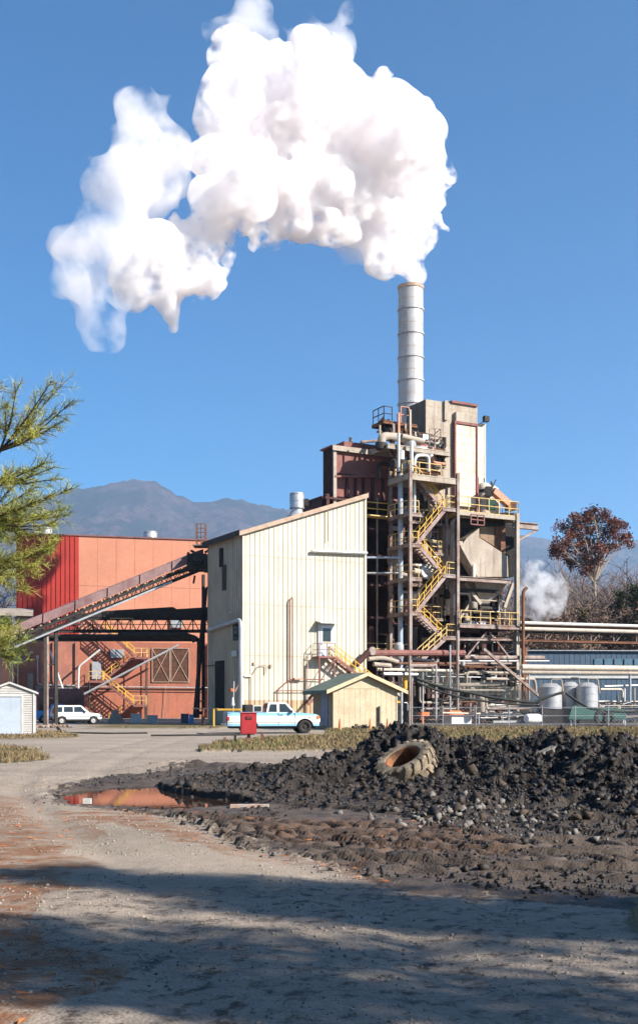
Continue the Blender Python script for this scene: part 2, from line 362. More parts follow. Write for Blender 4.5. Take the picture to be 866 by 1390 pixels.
xs=np.concatenate([-np.geomspace(7000,12,60),rng(-11.9,-6,.14),rng(-6,8.5,.042),rng(8.5,14,.12),np.geomspace(14,7000,60)])
ys=[1.0]
while ys[-1]<42: ys.append(ys[-1]+max(.03,.0026*ys[-1]) if ys[-1]>4 else ys[-1]+.12)
while ys[-1]<120: ys.append(ys[-1]+.35)
ys=np.concatenate([-np.geomspace(3000,3,30),np.array(ys),np.geomspace(122,9000,50)])
X,Y=np.meshgrid(xs,ys); mk=masks(X,Y); Z=ground_h(X,Y,mk)
nx,ny=len(xs),len(ys); idx=np.arange(nx*ny).reshape(ny,nx)
faces=np.stack([idx[:-1,:-1],idx[:-1,1:],idx[1:,1:],idx[1:,:-1]],-1).reshape(-1,4)
def ground_mat():
    m=bpy.data.materials.new('ground_mix'); m.use_nodes=True; nt=m.node_tree; N=nt.nodes; K=nt.links; b=N['Principled BSDF']; b.inputs['Specular IOR Level'].default_value=.2
    at=N.new('ShaderNodeVertexColor'); at.layer_name='zone'; sp=N.new('ShaderNodeSeparateColor'); K.new(at.outputs[0],sp.inputs[0]); geo=N.new('ShaderNodeNewGeometry'); pos=geo.outputs['Position']
    def nz(s,det=5,r=.6,vec=None):
        n=N.new('ShaderNodeTexNoise'); n.inputs['Scale'].default_value=s; n.inputs['Detail'].default_value=det; n.inputs['Roughness'].default_value=r; K.new(vec or pos,n.inputs['Vector']); return n.outputs[0]
    def rmp(src,a,b_,c=0.,d=1.):
        g=N.new('ShaderNodeMapRange'); g.inputs[1].default_value=a; g.inputs[2].default_value=b_; g.inputs[3].default_value=c; g.inputs[4].default_value=d; K.new(src,g.inputs[0]); return g.outputs[0]
    def mix(f,A,B,mode='MIX'):
        x=N.new('ShaderNodeMix'); x.data_type='RGBA'; x.blend_type=mode
        for i,s in ((6,A),(7,B)):
            if isinstance(s,tuple): x.inputs[i].default_value=(*s,1)
            else: K.new(s,x.inputs[i])
        if isinstance(f,float): x.inputs[0].default_value=f
        else: K.new(f,x.inputs[0])
        return x.outputs[2]
    def mul(a,b_):
        x=N.new('ShaderNodeMath'); x.operation='MULTIPLY'; K.new(a,x.inputs[0])
        if isinstance(b_,float): x.inputs[1].default_value=b_
        else: K.new(b_,x.inputs[1])
        return x.outputs[0]
    vo=N.new('ShaderNodeTexVoronoi'); vo.inputs['Scale'].default_value=34; K.new(pos,vo.inputs['Vector'])
    peb=rmp(vo.outputs['Distance'],0.,.6)
    st=N.new('ShaderNodeVectorMath'); st.operation='MULTIPLY'; st.inputs[1].default_value=(.5,1.6,1); K.new(pos,st.inputs[0])
    road=mix(rmp(nz(.3,7,.68,st.outputs[0]),.36,.66),(.34,.275,.215),(.18,.143,.11))
    road=mix(rmp(nz(9,5,.75),.35,.72),road,(.35,.295,.24))
    road=mix(mul(rmp(nz(60,3,.8),.52,.66),.6),road,(.12,.10,.09))
    flatd=mix(rmp(nz(1.6,6,.7),.35,.65),(.115,.088,.07),(.05,.04,.033)); dirt=mix(at.outputs[1],flatd,mix(rmp(nz(2.6,6,.7),.35,.65),(.036,.029,.025),(.014,.012,.011)))
    dirt=mix(mul(rmp(nz(26,4,.8),.58,.72),.7),dirt,(.11,.095,.085))
    gr=mix(rmp(nz(.7,6,.7),.35,.62),(.20,.145,.08),(.12,.11,.05)); gr=mix(rmp(nz(30,4,.8),.4,.7),gr,(.09,.07,.035))
    ned=mix(rmp(nz(7,5,.8),.35,.65),(.25,.115,.055),(.16,.08,.045))
    ad=N.new('ShaderNodeMath'); ad.operation='ADD'; K.new(sp.outputs[0],ad.inputs[0]); K.new(rmp(nz(5,6,.75),.3,.7,-.45,.45),ad.inputs[1])
    c=mix(rmp(ad.outputs[0],.35,.62),road,dirt)
    nst=N.new('ShaderNodeVectorMath'); nst.operation='MULTIPLY'; nst.inputs[1].default_value=(1.3,2.2,1); K.new(pos,nst.inputs[0])
    c=mix(mul(sp.outputs[2],rmp(nz(1.3,7,.78,nst.outputs[0]),.40,.56,0.,.95)),c,ned)
    c=mix(sp.outputs[1],c,gr)
    K.new(c,b.inputs['Base Color'])
    rg=rmp(sp.outputs[0],0,1,.95,.6); K.new(rg,b.inputs['Roughness'])
    bp=N.new('ShaderNodeBump'); bp.inputs['Strength'].default_value=.8; bp.inputs['Distance'].default_value=.012
    K.new(mix(.5,nz(45,4,.75),peb),bp.inputs['Height']); K.new(bp.outputs[0],b.inputs['Normal'])
    return m
GM=ground_mat()
g=raw('ground',np.stack([X,Y,Z],-1).reshape(-1,3),faces,GM,smooth=True); struct(g)
mud,grass,nd,pud=mk
# soft needle litter and mud edge
zone=np.ones((nx*ny,4),np.float32); zone[:,0]=np.maximum(masks(X,Y,True),pud).ravel(); zone[:,3]=np.clip(pile_h(X,Y)*4,0,1).ravel(); zone[:,1]=(grass).ravel(); zone[:,2]=(nd*np.where(pile_h(X,Y)>.05,0,1)*(1-.75*mud)*(1-.8*rut(X,Y)[0])).ravel()
zone[:,0]=np.maximum(zone[:,0],(np.clip((11.2-Y)/1.5,0,1)*(Y>0)*.33).ravel())  # foreground darkened towards mud; deepens the tree shade in the ground colour
yard=((Y>76)&(Y<190)&(X>1)).astype(float); zone[:,0]=np.maximum(zone[:,0],yard.ravel()*.75)
ca=g.data.color_attributes.new('zone','FLOAT_COLOR','POINT'); ca.data.foreach_set('color',zone.ravel())
def height_at(x,y): return ground_h(np.atleast_1d(np.asarray(x,float)),np.atleast_1d(np.asarray(y,float)))
# puddle water
wm=bpy.data.materials.new('puddle_water'); wm.use_nodes=True; b=wm.node_tree.nodes['Principled BSDF']; b.inputs['Base Color'].default_value=(.035,.022,.015,1); b.inputs['Roughness'].default_value=.03; b.inputs['IOR'].default_value=1.33; b.inputs['Specular IOR Level'].default_value=.7
n=wm.node_tree.nodes.new('ShaderNodeTexNoise'); n.inputs['Scale'].default_value=9; bp=wm.node_tree.nodes.new('ShaderNodeBump'); bp.inputs['Strength'].default_value=.03; bp.inputs['Distance'].default_value=.01
g2=wm.node_tree.nodes.new('ShaderNodeNewGeometry'); wm.node_tree.links.new(g2.outputs['Position'],n.inputs['Vector']); wm.node_tree.links.new(n.outputs[0],bp.inputs['Height']); wm.node_tree.links.new(bp.outputs[0],b.inputs['Normal'])
pt=[]
for i in range(64):
    t=2*math.pi*i/64; pt.append((-2.65+2.6*math.cos(t),20.9+3.4*math.sin(t),-.062))
pw=MB().face(pt).build('puddle_water',wm,fix=False); struct(pw)
# ------------------------------------------------ clods, rubble, pebbles, grass: countless -> stuff
ICO=[V(v) for v in [(-1,1.618,0),(1,1.618,0),(-1,-1.618,0),(1,-1.618,0),(0,-1,1.618),(0,1,1.618),(0,-1,-1.618),(0,1,-1.618),(1.618,0,-1),(1.618,0,1),(-1.618,0,-1),(-1.618,0,1)]]
ICO=np.array([v.normalized() for v in ICO]); ICF=np.array([(0,11,5),(0,5,1),(0,1,7),(0,7,10),(0,10,11),(1,5,9),(5,11,4),(11,10,2),(10,7,6),(7,1,8),(3,9,4),(3,4,2),(3,2,6),(3,6,8),(3,8,9),(4,9,5),(2,4,11),(6,2,10),(8,6,7),(9,8,1)])
def clods(name,x,y,r,m,R,sink=.2,lay=None):
    n=len(x); z=height_at(x,y) if lay is None else lay
    j=1+(R.random((n,12,1))-.5)*1.15; s=R.uniform(.6,1.25,(n,1,3)); v=ICO[None]*j*s*r[:,None,None]
    a=R.uniform(0,6.28,n); ca_,sa=np.cos(a)[:,None],np.sin(a)[:,None]; vx=v[:,:,0]*ca_-v[:,:,1]*sa; vy=v[:,:,0]*sa+v[:,:,1]*ca_
    v=np.stack([vx+x[:,None],vy+y[:,None],v[:,:,2]+(z+r*sink)[:,None]],-1).reshape(-1,3)
    f=(ICF[None]+np.arange(n)[:,None,None]*12).reshape(-1,3)
    return raw(name,v,f,m)
R=np.random.default_rng(3)
def sample(n,x0,x1,y0,y1,fn):
    x=R.uniform(x0,x1,n); y=y0*(y1/y0)**R.random(n); k=fn(x,y)>R.random(n); return x[k],y[k]
mudm=mat('black_mud',(.034,.027,.023),(.013,.011,.010),3,.62,streak=None,bump=.7,bscale=18,fine=.3,spec=.4)
mudb=mat('brown_clod',(.085,.062,.048),(.05,.038,.03),4,.9,bump=.5)
nty=lambda x,y:np.hypot(x-1.66,(y-20.8))>.72
x,y=sample(260000,-3,12,11,27,lambda x,y:np.clip(pile_h(x,y)*1.8,0,.55)*nty(x,y)); r=R.gamma(.75,.015,len(x))+.007; r=np.minimum(r,.10)
pm=clods('mud_clods',x,y,r,mudm,R,.1); tag(pm,'black muddy clods heaped over the dug dirt pile','clods',kind='stuff')
x,y=sample(12000,-3,12,11,26,lambda x,y:np.clip(pile_h(x,y)*1.2,0,.12)*nty(x,y)); r=R.gamma(1.2,.02,len(x))+.01
pm=clods('brown_clods',x,y,np.minimum(r,.09),mudb,R,.3); tag(pm,'brown dry clods scattered over the black dirt pile','clods',kind='stuff')
x,y=sample(110000,-5,11,9.4,32,lambda x,y:masks(x,y,True)*(pile_h(x,y)<.12)*.40*(1-.75*track_h(x,y)[1])*(masks(x,y)[3]<.5)*(fbm(x*1.1,y*1.1,141,3)>.42)); r=R.gamma(1.0,.008,len(x))+.004
pm=clods('mud_crumbs',x,y,np.minimum(r,.07),mudm,R,.3); tag(pm,'small dark mud crumbs strewn over the rutted track','crumbs',kind='stuff')
# pale rubble on the front of the pile
cx=[(690,1108,.9,.55,150),(640,1105,.8,.4,60),(575,1112,.3,.25,25),(650,1095,.9,.4,40),(760,1130,.9,.5,40)]
X0=[];Y0=[];R0=[]
for px,py,sx,sy,n in cx:
    c=GP(px,py+12); c.y=min(c.y,15.8)
    for i in range(n): X0.append((px-CX)/F*c.y+R.normal(0,sx*.8)); Y0.append(c.y+.4+R.normal(0,sy*1.1)); R0.append(min(.075,.01+R.gamma(1.,.015)))
ru=clods('concrete_rubble',np.array(X0),np.array(Y0),np.array(R0),M['rock'],R,.35); tag(ru,'pale broken rubble on the front foot of the black dirt pile','rubble',kind='stuff')
x,y=sample(110000,-9,9,4.5,45,lambda x,y:(1-masks(x,y)[0])*(1-masks(x,y)[1])*.55*(fbm(x*.9,y*.7,151,3)>.40)); r=R.gamma(1.,.0026,len(x))+.0015
pb=clods('gravel',x,y,np.minimum(r*(1+y/20),.015),mat('road_pebble',(.33,.285,.24),(.18,.155,.13),9,.9),R,.2); tag(pb,'loose grey gravel scattered on the dirt road','gravel',kind='stuff')
# fallen leaves / needles
lf=mat('fallen_orange_leaf',(.42,.14,.04),(.28,.10,.04),9,.9)
x,y=sample(9000,-9,9,5.5,22,lambda x,y:masks(x,y)[2]*.5*(pile_h(x,y)<.15)*(masks(x,y)[3]<.5)); n=len(x); z=height_at(x,y)+.012
a=R.uniform(0,6.28,n); l=R.uniform(.03,.07,n); wd=.006; dx,dy=np.cos(a)*l,np.sin(a)*l
v=np.stack([np.stack([x-dx,y-dy,z],-1),np.stack([x+dx,y+dy,z+R.uniform(0,.02,n)],-1),np.stack([x+dy*.2,y-dx*.2,z+.012],-1)],1).reshape(-1,3)
o=raw('pine_straw',v,np.arange(n*3).reshape(-1,3),lf); tag(o,'orange fallen needles lying on the road edges','pine needles',kind='stuff')
def blades(name,n,x0,x1,y0,y1,fn,h,wd,m,label):
    x,y=sample(n,x0,x1,y0,y1,fn); n=len(x); z=height_at(x,y)-.01; a=R.uniform(0,6.28,n); hh=h*R.uniform(.4,1.3,n); wx,wy=np.cos(a)*wd*(1+y/18),np.sin(a)*wd*(1+y/18); lx=R.normal(0,.4,n)*hh; ly=R.normal(0,.4,n)*hh
    v=np.stack([np.stack([x-wx,y-wy,z],-1),np.stack([x+wx,y+wy,z],-1),np.stack([x+lx,y+ly,z+hh],-1)],1).reshape(-1,3)
    o=raw(name,v,np.arange(n*3).reshape(-1,3),m); tag(o,label,'grass',kind='stuff'); return o
gdry=mat('dry_grass_blade',(.23,.16,.085),(.14,.115,.055),1.2,.9); ggr=mat('green_grass_blade',(.10,.14,.035),(.14,.15,.05),1.2,.9)
blades('dry_grass',60000,-9,26,36,76,lambda x,y:masks(x,y)[1],.13,.008,gdry,'dry straw coloured grass on the verge behind the dirt pile')
blades('green_grass',30000,-9,26,36,76,lambda x,y:masks(x,y)[1]*(fbm(x*.4,y*.2,131,3)>.53),.10,.008,ggr,'green grass patches in the dry verge')
blades('weedy_grass',40000,-22,-4,28,75,lambda x,y:masks(x,y)[1],.13,.008,gdry,'brown weedy grass beside the small white garage')
blades('litter_grass',14000,-5,7,5.5,12,lambda x,y:masks(x,y)[1]*.6,.05,.0025,gdry,'dry grass tufts at the shaded road edge')
# ================================================================== HILLS
def hill_mat():
    m=bpy.data.materials.new('wooded_hillside'); m.use_nodes=True; nt=m.node_tree; N=nt.nodes; K=nt.links; b=N['Principled BSDF']; b.inputs['Roughness'].default_value=1; b.inputs['Specular IOR Level'].default_value=0
    geo=N.new('ShaderNodeNewGeometry'); r0=None
    def nz(s,det,r):
        n=N.new('ShaderNodeTexNoise'); n.inputs['Scale'].default_value=s; n.inputs['Detail'].default_value=det; n.inputs['Roughness'].default_value=r; K.new(geo.outputs['Position'],n.inputs['Vector']); return n.outputs[0]
    def ramp(src,a,b_):
        g=N.new('ShaderNodeMapRange'); g.inputs[1].default_value=a; g.inputs[2].default_value=b_; K.new(src,g.inputs[0]); return g.outputs[0]
    def mix(f,A,B):
        x=N.new('ShaderNodeMix'); x.data_type='RGBA'
        for i,s in ((6,A),(7,B)):
            if isinstance(s,tuple): x.inputs[i].default_value=(*s,1)
            else: K.new(s,x.inputs[i])
        K.new(f,x.inputs[0]); return x.outputs[2]
    c=mix(ramp(nz(.0035,7,.7),.44,.56),(.15,.10,.10),(.035,.045,.035)); c=mix(ramp(nz(.025,5,.85),.45,.62),c,(.035,.03,.026)); K.new(c,b.inputs['Base Color'])
    bp=N.new('ShaderNodeBump'); bp.inputs['Strength'].default_value=1; bp.inputs['Distance'].default_value=45; K.new(nz(.022,6,.85),bp.inputs['Height']); K.new(bp.outputs[0],b.inputs['Normal']); return m
HM=hill_mat()
def hills(name,prof,Yr,Yn,x0,x1,seed,dx=7.,rows=110,Yb=None):
    """ridge whose crest follows the profile at distance Yr, sloping down to the plain at Yn"""
    pxs=np.array([p[0] for p in prof],float); pys=np.array([p[1] for p in prof],float)
    Xg=np.arange(x0,x1,dx); t=np.linspace(0,1.35,rows); Xh,Th=np.meshgrid(Xg,t)
    crest=H+(HY-np.interp(Xg/Yr*F+CX,pxs,pys))/F*Yr
    Yh=Yn+(Yr-Yn)*Th; gull=np.abs(fbm(Xh*.0014+Th*1.2,Th*3.4+Xh*.0004,seed,5,.55)-.5)*2
    s=np.clip(Th,0,1); sh=s**1.15
    back=np.clip((Th-1)/.35,0,1)
    Zh=crest[None]*(sh-(gull*.42+.02*fbm(Xh*.02,Yh*.02,seed+4,3))*np.sin(math.pi*np.clip(s,0,1))**.8*1.0)*(1-back*.7)
    near=np.exp(-((Th-1)/.03)**2)
    Zh=Zh+(fbm(Xh*.03,Yh*.03,seed+9,4)-.5)*30*np.clip(Th*3,0,1)
    n1,n2=Xh.shape; idx=np.arange(n1*n2).reshape(n1,n2); f=np.stack([idx[:-1,:-1],idx[:-1,1:],idx[1:,1:],idx[1:,:-1]],-1).reshape(-1,4)
    o=raw(name,np.stack([Xh,Yh,Zh-1.],-1).reshape(-1,3),f,HM,smooth=False); return struct(o)
hills('mountain',[(-400,760),(-200,700),(-60,690),(0,682),(60,668),(95,663),(130,660),(160,652),(185,649),(208,650),(222,657),(240,668),(266,682),(285,678),(310,674),(335,677),(360,684),(395,690),(430,700),(500,740),(560,790),(700,850),(900,900)],5200,2300,-4600,2600,3,dx=13.)
hills('far_ridge',[(200,880),(430,800),(560,748),(640,728),(706,725),(735,729),(760,734),(800,738),(834,735),(870,729),(950,722),(1100,735),(1300,760)],6400,3800,-1400,5200,13,dx=18.)
UP=V((0,0,1))
def ribwall(mb,fr,a0,a1,b,z0,zf,pitch=.42,rw=.05,rd=.045,out=-1):
    """ribbed metal wall at constant b; zf(a) gives its top"""
    mb.hexa([fr(a0,b,z0),fr(a1,b,z0),fr(a1,b-out*.12,z0),fr(a0,b-out*.12,z0),fr(a0,b,zf(a0)),fr(a1,b,zf(a1)),fr(a1,b-out*.12,zf(a1)),fr(a0,b-out*.12,zf(a0))])
    a=a0+pitch*.5
    while a<a1-rw:
        c=[fr(a-rw/2,b,z0+.01),fr(a+rw/2,b,z0+.01),fr(a+rw*.3,b+out*rd,z0+.01),fr(a-rw*.3,b+out*rd,z0+.01)]
        t=[V((p.x,p.y,zf(a)-.02)) for p in c]; mb.hexa(c+t); a+=pitch
def ribwall_side(mb,fr,b0,b1,a,z0,zf,pitch=.42,rw=.05,rd=.045,out=-1):
    mb.hexa([fr(a,b0,z0),fr(a,b1,z0),fr(a-out*.12,b1,z0),fr(a-out*.12,b0,z0),fr(a,b0,zf(b0)),fr(a,b1,zf(b1)),fr(a-out*.12,b1,zf(b1)),fr(a-out*.12,b0,zf(b0))])
    b=b0+pitch*.5
    while b<b1-rw:
        c=[fr(a,b-rw/2,z0+.01),fr(a,b+rw/2,z0+.01),fr(a+out*rd,b+rw*.3,z0+.01),fr(a+out*rd,b-rw*.3,z0+.01)]
        t=[V((p.x,p.y,zf(b)-.02)) for p in c]; mb.hexa(c+t); b+=pitch
def vent(name,pos,r,h,label,parent=None,m=None):
    t=thing(name,label,'roof vent',pos) if parent is None else parent
    q=MB(); q.lathe([(0,0),(r*.8,0),(r*.8,h*.28),(r,h*.3),(r,h*.95),(r*.92,h),(0,h*.97)],pos,n=20); q.build('vent_drum',m or M['galv'],t,smooth=True)
    q=MB(); q.lathe([(r*1.35,-.1),(r*1.0,.12),(r*.85,.3)],pos,n=20); q.build('base_flashing',M['galv'],t,smooth=True)
    q=MB()
    for k in (.32,.62,.93): q.lathe([(r*1.0,h*k),(r*1.05,h*k),(r*1.05,h*k+.05),(r*1.0,h*k+.05)],pos,n=20)
    q.build('band',M['galv'],t); return t
# ================================================================== CREAM METAL BUILDING
A1=LA(496,0); B1=G.B4(282,0); zl=LZ(0,0,722.5); zr=LZ(A1,0,673)
zt=lambda a: zl+(zr-zl)*a/A1
cb=thing('metal_building','tall cream ribbed metal building with a sloping roof and white upper door','building',G(0,0,0))
q=MB(); ribwall(q,G,0,A1,0,2.0,zt); q.build('front_wall',M['cream'],cb)
q=MB(); ribwall(q,G,.0,A1,0.02,-.3,lambda a:1.998,rd=.06); q.build('base_panel',M['tanband'],cb)
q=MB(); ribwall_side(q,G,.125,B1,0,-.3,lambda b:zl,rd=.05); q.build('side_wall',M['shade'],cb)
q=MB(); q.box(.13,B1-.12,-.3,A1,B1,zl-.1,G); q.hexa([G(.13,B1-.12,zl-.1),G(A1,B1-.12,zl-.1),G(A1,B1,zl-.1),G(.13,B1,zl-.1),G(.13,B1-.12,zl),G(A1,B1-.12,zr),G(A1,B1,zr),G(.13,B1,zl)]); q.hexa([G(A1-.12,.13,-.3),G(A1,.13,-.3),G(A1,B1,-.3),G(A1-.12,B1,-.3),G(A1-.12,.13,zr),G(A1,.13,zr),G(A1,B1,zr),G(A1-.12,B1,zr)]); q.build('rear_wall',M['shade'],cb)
q=MB(); q.hexa([G(-.45,-.28,zt(-.45)+.02),G(A1+.1,-.28,zt(A1+.1)+.02),G(A1+.1,B1+.2,zt(A1+.1)+.02),G(-.45,B1+.2,zt(-.45)+.02)]+[G(a,b,zt(a)+.14) for a,b in ((-.45,-.28),(A1+.1,-.28),(A1+.1,B1+.2),(-.45,B1+.2))]); q.build('roof',M['oxide'],cb)
q=MB(); q.hexa([G(-.45,-.33,zt(-.45)-.18),G(A1+.12,-.33,zt(A1)-.18),G(A1+.12,-.285,zt(A1)-.18),G(-.45,-.285,zt(-.45)-.18)]+[G(a,b,zt(a)+.16) for a,b in ((-.45,-.33),(A1+.12,-.33),(A1+.12,-.285),(-.45,-.285))]); q.build('fascia',M['trim'],cb)
q=MB(); q.box(-.5,-.33,zl-.32,-.455,B1+.2,zl+.12,G); q.build('eave_gutter',M['black'],cb)
# corner trim
q=MB(); q.box(-.08,-.08,0,.10,-.003,zl-.2,G); q.box(A1-.1,-.09,0,A1+.06,-.003,zr-.2,G); q.build('corner_trim',M['cream'],cb)
q=MB()
for zz_ in (5.6,9.7,13.6): q.box(.02,-.012,zz_-.02,A1-.02,-.001,zz_+.02,G)
q.build('sheet_lap',M['trim'],cb)
# upper door with awning, landing and stair
def DZ(px,py): return AZ(px,py,-.06)
d0,zd0=DZ(433,891.5); d1,zd1=DZ(452,849)
dr=MB().box(d0-.1,-.14,zd0,d1+.1,-.06,zd1+.1,G).build('door_frame',M['white'],cb)
dd=MB().box(d0+.06,-.175,zd0+.02,d1-.06,-.142,zd1,G).build('door',M['galv'],cb)
MB().box(d0+.3,-.185,zd0+1.25,d1-.28,-.178,zd1-.28,G).build('window_pane',M['glass'],dd)
MB().box(d0+.42,-.186,zd0+1.16,d1-.42,-.178,zd0+1.22,G).build('yellow_sticker',M['yellow'],dd)
MB().box(d0+.12,-.2,zd0+.95,d0+.2,-.178,zd0+1.05,G).build('door_handle',M['black'],dd)
q=MB(); aw0,zw=DZ(428.5,847); aw1,_=DZ(456,847); q.hexa([G(aw0,-.95,zw),G(aw1,-.95,zw),G(aw1,-.06,zw+.2),G(aw0,-.06,zw+.2),G(aw0,-.95,zw+.05),G(aw1,-.95,zw+.05),G(aw1,-.06,zw+.25),G(aw0,-.06,zw+.25)]); q.build('awning',M['galv'],cb)
st=thing('entry_stair','maroon steel stair with yellow handrail up to the white upper door','stair',G(d0,-1,0))
pw_=1.15; pl0=LA(433,-pw_); pl1=LA(455,-pw_)
q=MB(); q.box(pl0,-pw_,zd0-.16,pl1,-.08,zd0-.01,G); q.build('landing',M['oxide'],st)
q=MB()
for a in (pl0+.06,pl1-.06):
    for b in (-pw_+.06,): q.beam(G(a,b,0),G(a,b,zd0-.16),.09)
q.beam(G(pl0+.06,-pw_+.06,zd0-2.2),G(pl1-.06,-pw_+.06,zd0-.2),.06); q.build('support_post',M['oxide'],st)
q=MB(); rail(q,[G(pl0,-.15,zd0),G(pl0,-pw_,zd0),G(pl1,-pw_,zd0)],1.05,.75,.045); q.build('landing_rail',M['oxide'],st)
fa,fz=AZ(497,917,-pw_); flight(st,G(pl1,-pw_,zd0-.1),G(fa+.9,-pw_,fz-1.1),B_*.85,M['oxide'],M['yellow'],str_h=.22,w=.06)
q=MB(); a0,z0=AZ(432,910,-pw_); a1,z1=AZ(457,897,-.9)
# lower return flight going left under the landing
flight(st,G(pl1-.4,-.15,zd0-2.1),G(pl0-.9,-.15,max(.1,zd0-4.0)),-B_*.8,M['oxide'],M['oxide'],name='lower_flight',rails=(),str_h=.2)
# pipes on the front wall
def wallpipe(name,pts,r,m,off=-.16,n=8,par=None,label=None):
    q=MB(); q.pipe([G.Q(px,py,off) for px,py in pts],r,n); o=q.build(name,m,par,smooth=True); return o
wallpipe('long_duct',[(423.5,748),(498,751)],.13,M['galv'],-.28,par=cb)
wallpipe('conduit',[(393,925),(393,815),(397,810.5),(397,925)],.055,M['oxide'],-.2,par=cb)
wallpipe('thin_conduit',[(445,690),(445,735)],.035,M['trim'],-.2,par=cb)
wallpipe('conduit',[(376,955),(376,938),(393,923),(410,921)],.05,M['oxide'],-.22,par=cb)
wallpipe('conduit',[(341,958),(341,919),(351,904),(361,903),(361,915)],.035,M['trim'],-.18,par=cb)
wallpipe('conduit',[(395,985),(395,922),(440,923)],.04,M['oxide'],-.25,par=cb)
wallpipe('conduit',[(375,938),(424,938)],.04,M['oxide'],-.25,par=cb)
wallpipe('downpipe',[(417.5,985),(417.5,890)],.05,M['trim'],-.3,par=cb)
q=MB(); a,z=AZ(345,901,-.1); q.box(a-.08,-.16,z-.1,a+.1,-.06,z+.12,G); a,z=AZ(368,904,-.1); q.box(a-.12,-.2,z-.12,a+.1,-.06,z+.1,G); a,z=AZ(402,922,-.1); q.box(a-.3,-.4,z-.06,a+.5,-.15,z+.08,G); q.build('junction_box',M['trim'],cb)
wallpipe('wall_bar',[(331,918),(341,918)],.07,M['galv'],-.16,par=cb)
# side wall: openings, ducts, big downpipe
def SP(px,py,a=-.02):                            # point on the side wall
    b=G.B4(px,a); return b,G.Z(a,b,py)
def sidebox(px0,py0,px1,py1,t0,t1,m,name,par):
    b0,z0=SP(px0,py0); b1,_=SP(px1,py0); _,z1=SP(px0,py1); return MB().box(-t1,b0,z0,-t0,b1,z1,G).build(name,m,par)
sd=sidebox(293,962,306.5,897,.06,.075,M['dark'],'side_doorway',cb)
q=MB()
b0,z0=SP(292.5,962); b1,_=SP(307,962); _,z1=SP(300,897)
for bb in (b0,b1): q.box(-.13,bb-.05,z0,-.06,bb+.05,z1+.05,G)
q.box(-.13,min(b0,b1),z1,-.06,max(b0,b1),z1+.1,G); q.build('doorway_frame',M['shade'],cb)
sidebox(299,770,303,745,.06,.12,M['dark'],'louvre',cb); sidebox(303,802,307.5,768,.06,.14,M['black'],'louvre',cb)
w1=sidebox(317.5,870,324.5,848,.06,.10,M['black'],'window_frame',cb); sidebox(319,868,323,850,.10,.108,M['glass'],'window_pane',w1)
sidebox(316,892,324,884,.06,.2,M['galv'],'electrical_box',cb); sidebox(315,832.5,318,831,.06,.3,M['white'],'wall_lamp',cb)
q=MB(); pts=[]
for px,py in ((283,856),(326.5,841),(327.5,985)):
    b=G.B4(px,-.28); pts.append(G(-.28,b,max(0.0,G.Z(-.28,b,py))))
q.pipe(pts,.17,12,5); q.build('large_downpipe',M['silver'],cb,smooth=True)
sidebox(280,905,300,904,.06,.14,M['black'],'side_conduit',cb)
# roof vent with motor
vx=Q(403,697,3.0); vt=vent('roof_vent',V((vx.x,vx.y,zt(LA(403,3.0))+.1)),.62,1.9,'galvanised round vent on the sloping roof of the cream building')
MB().box(.6,-.2,.9,1.0,.2,1.5,lambda a,b,z:V((vx.x+a,vx.y+b,zt(LA(403,3.))+z))).build('fan_motor',M['black'],vt)
# ================================================================== RED / SALMON BUILDING
RG=Fr((22-CX)/F*132,132,14.); RB=thing('red_building','long red and salmon mill building behind the slanting conveyor','building',RG(0,0,0))
ra,rzt=RG.AZ(107,727,0); RA1=RG.A(330,0); rz0=RG.Z(RG.A(26,0),0,725); rz1=RG.Z(RG.A(275,0),0,734); a275=RG.A(275,0)
rz=lambda a: rz0+(rz1-rz0)*a/a275
zsp=RG.Z(RG.A(100,0),0,871)
q=MB(); ribwall(q,RG,0,ra,0,zsp,rz,pitch=.55,rw=.1,rd=.09); q.build('corrugated_wall',M['red'],RB)
q=MB(); q.hexa([RG(ra,.03,zsp),RG(RA1,.03,zsp),RG(RA1,.2,zsp),RG(ra,.2,zsp),RG(ra,.03,rz(ra)),RG(RA1,.03,rz(RA1)),RG(RA1,.2,rz(RA1)),RG(ra,.2,rz(ra))]); q.build('salmon_wall',M['peach'],RB)
BD=26
q=MB()
for k in range(1,9): a=ra+(RA1-ra)*k/9; q.box(a-.02,.018,zsp,a+.02,.029,rz(a)-.1,RG)
for zz_ in (zsp+3.4,zsp+6.8): q.box(ra,.02,zz_-.03,RA1,.028,zz_+.03,RG)
q.build('panel_seam',mat('salmon_seam',(.36,.155,.10),None,1,.8),RB)
q=MB(); q.hexa([RG(0,.15,zsp),RG(.2,.15,zsp),RG(.2,BD,zsp),RG(0,BD,zsp),RG(0,.15,rz0),RG(.2,.15,rz0),RG(.2,BD,rz0-3),RG(0,BD,rz0-3)]); q.build('side_wall',M['oxide'],RB)
q=MB(); zz=-.04; q.hexa([RG(-.1,-.12,rz0+.02),RG(RA1,-.12,rz(RA1)+.02),RG(RA1,BD,rz(RA1)-1.5),RG(-.1,BD,rz0-1.5),RG(-.1,-.12,rz0+.16),RG(RA1,-.12,rz(RA1)+.16),RG(RA1,BD,rz(RA1)-1.3),RG(-.1,BD,rz0-1.3)]); q.build('roof',M['oxide'],RB)
rb0=-.15; asp=RG.A(105,rb0)
q=MB(); q.box(-.35,rb0,-.3,asp,rb0+.3,zsp-.02,RG); q.build('lower_wall',M['salmon'],RB)
q=MB(); q.box(asp,rb0+.02,-.3,RA1,rb0+.3,zsp-.02,RG); q.build('lower_wall',mat('salmon_wall_fresh',(.37,.13,.08),(.30,.115,.075),.4,.85,streak=(.17,.09,.07),samt=.7),RB)
q=MB(); q.box(-.35,rb0+.31,-.3,0.0,BD,zsp-.05,RG); q.build('side_wall',M['darkox'],RB)
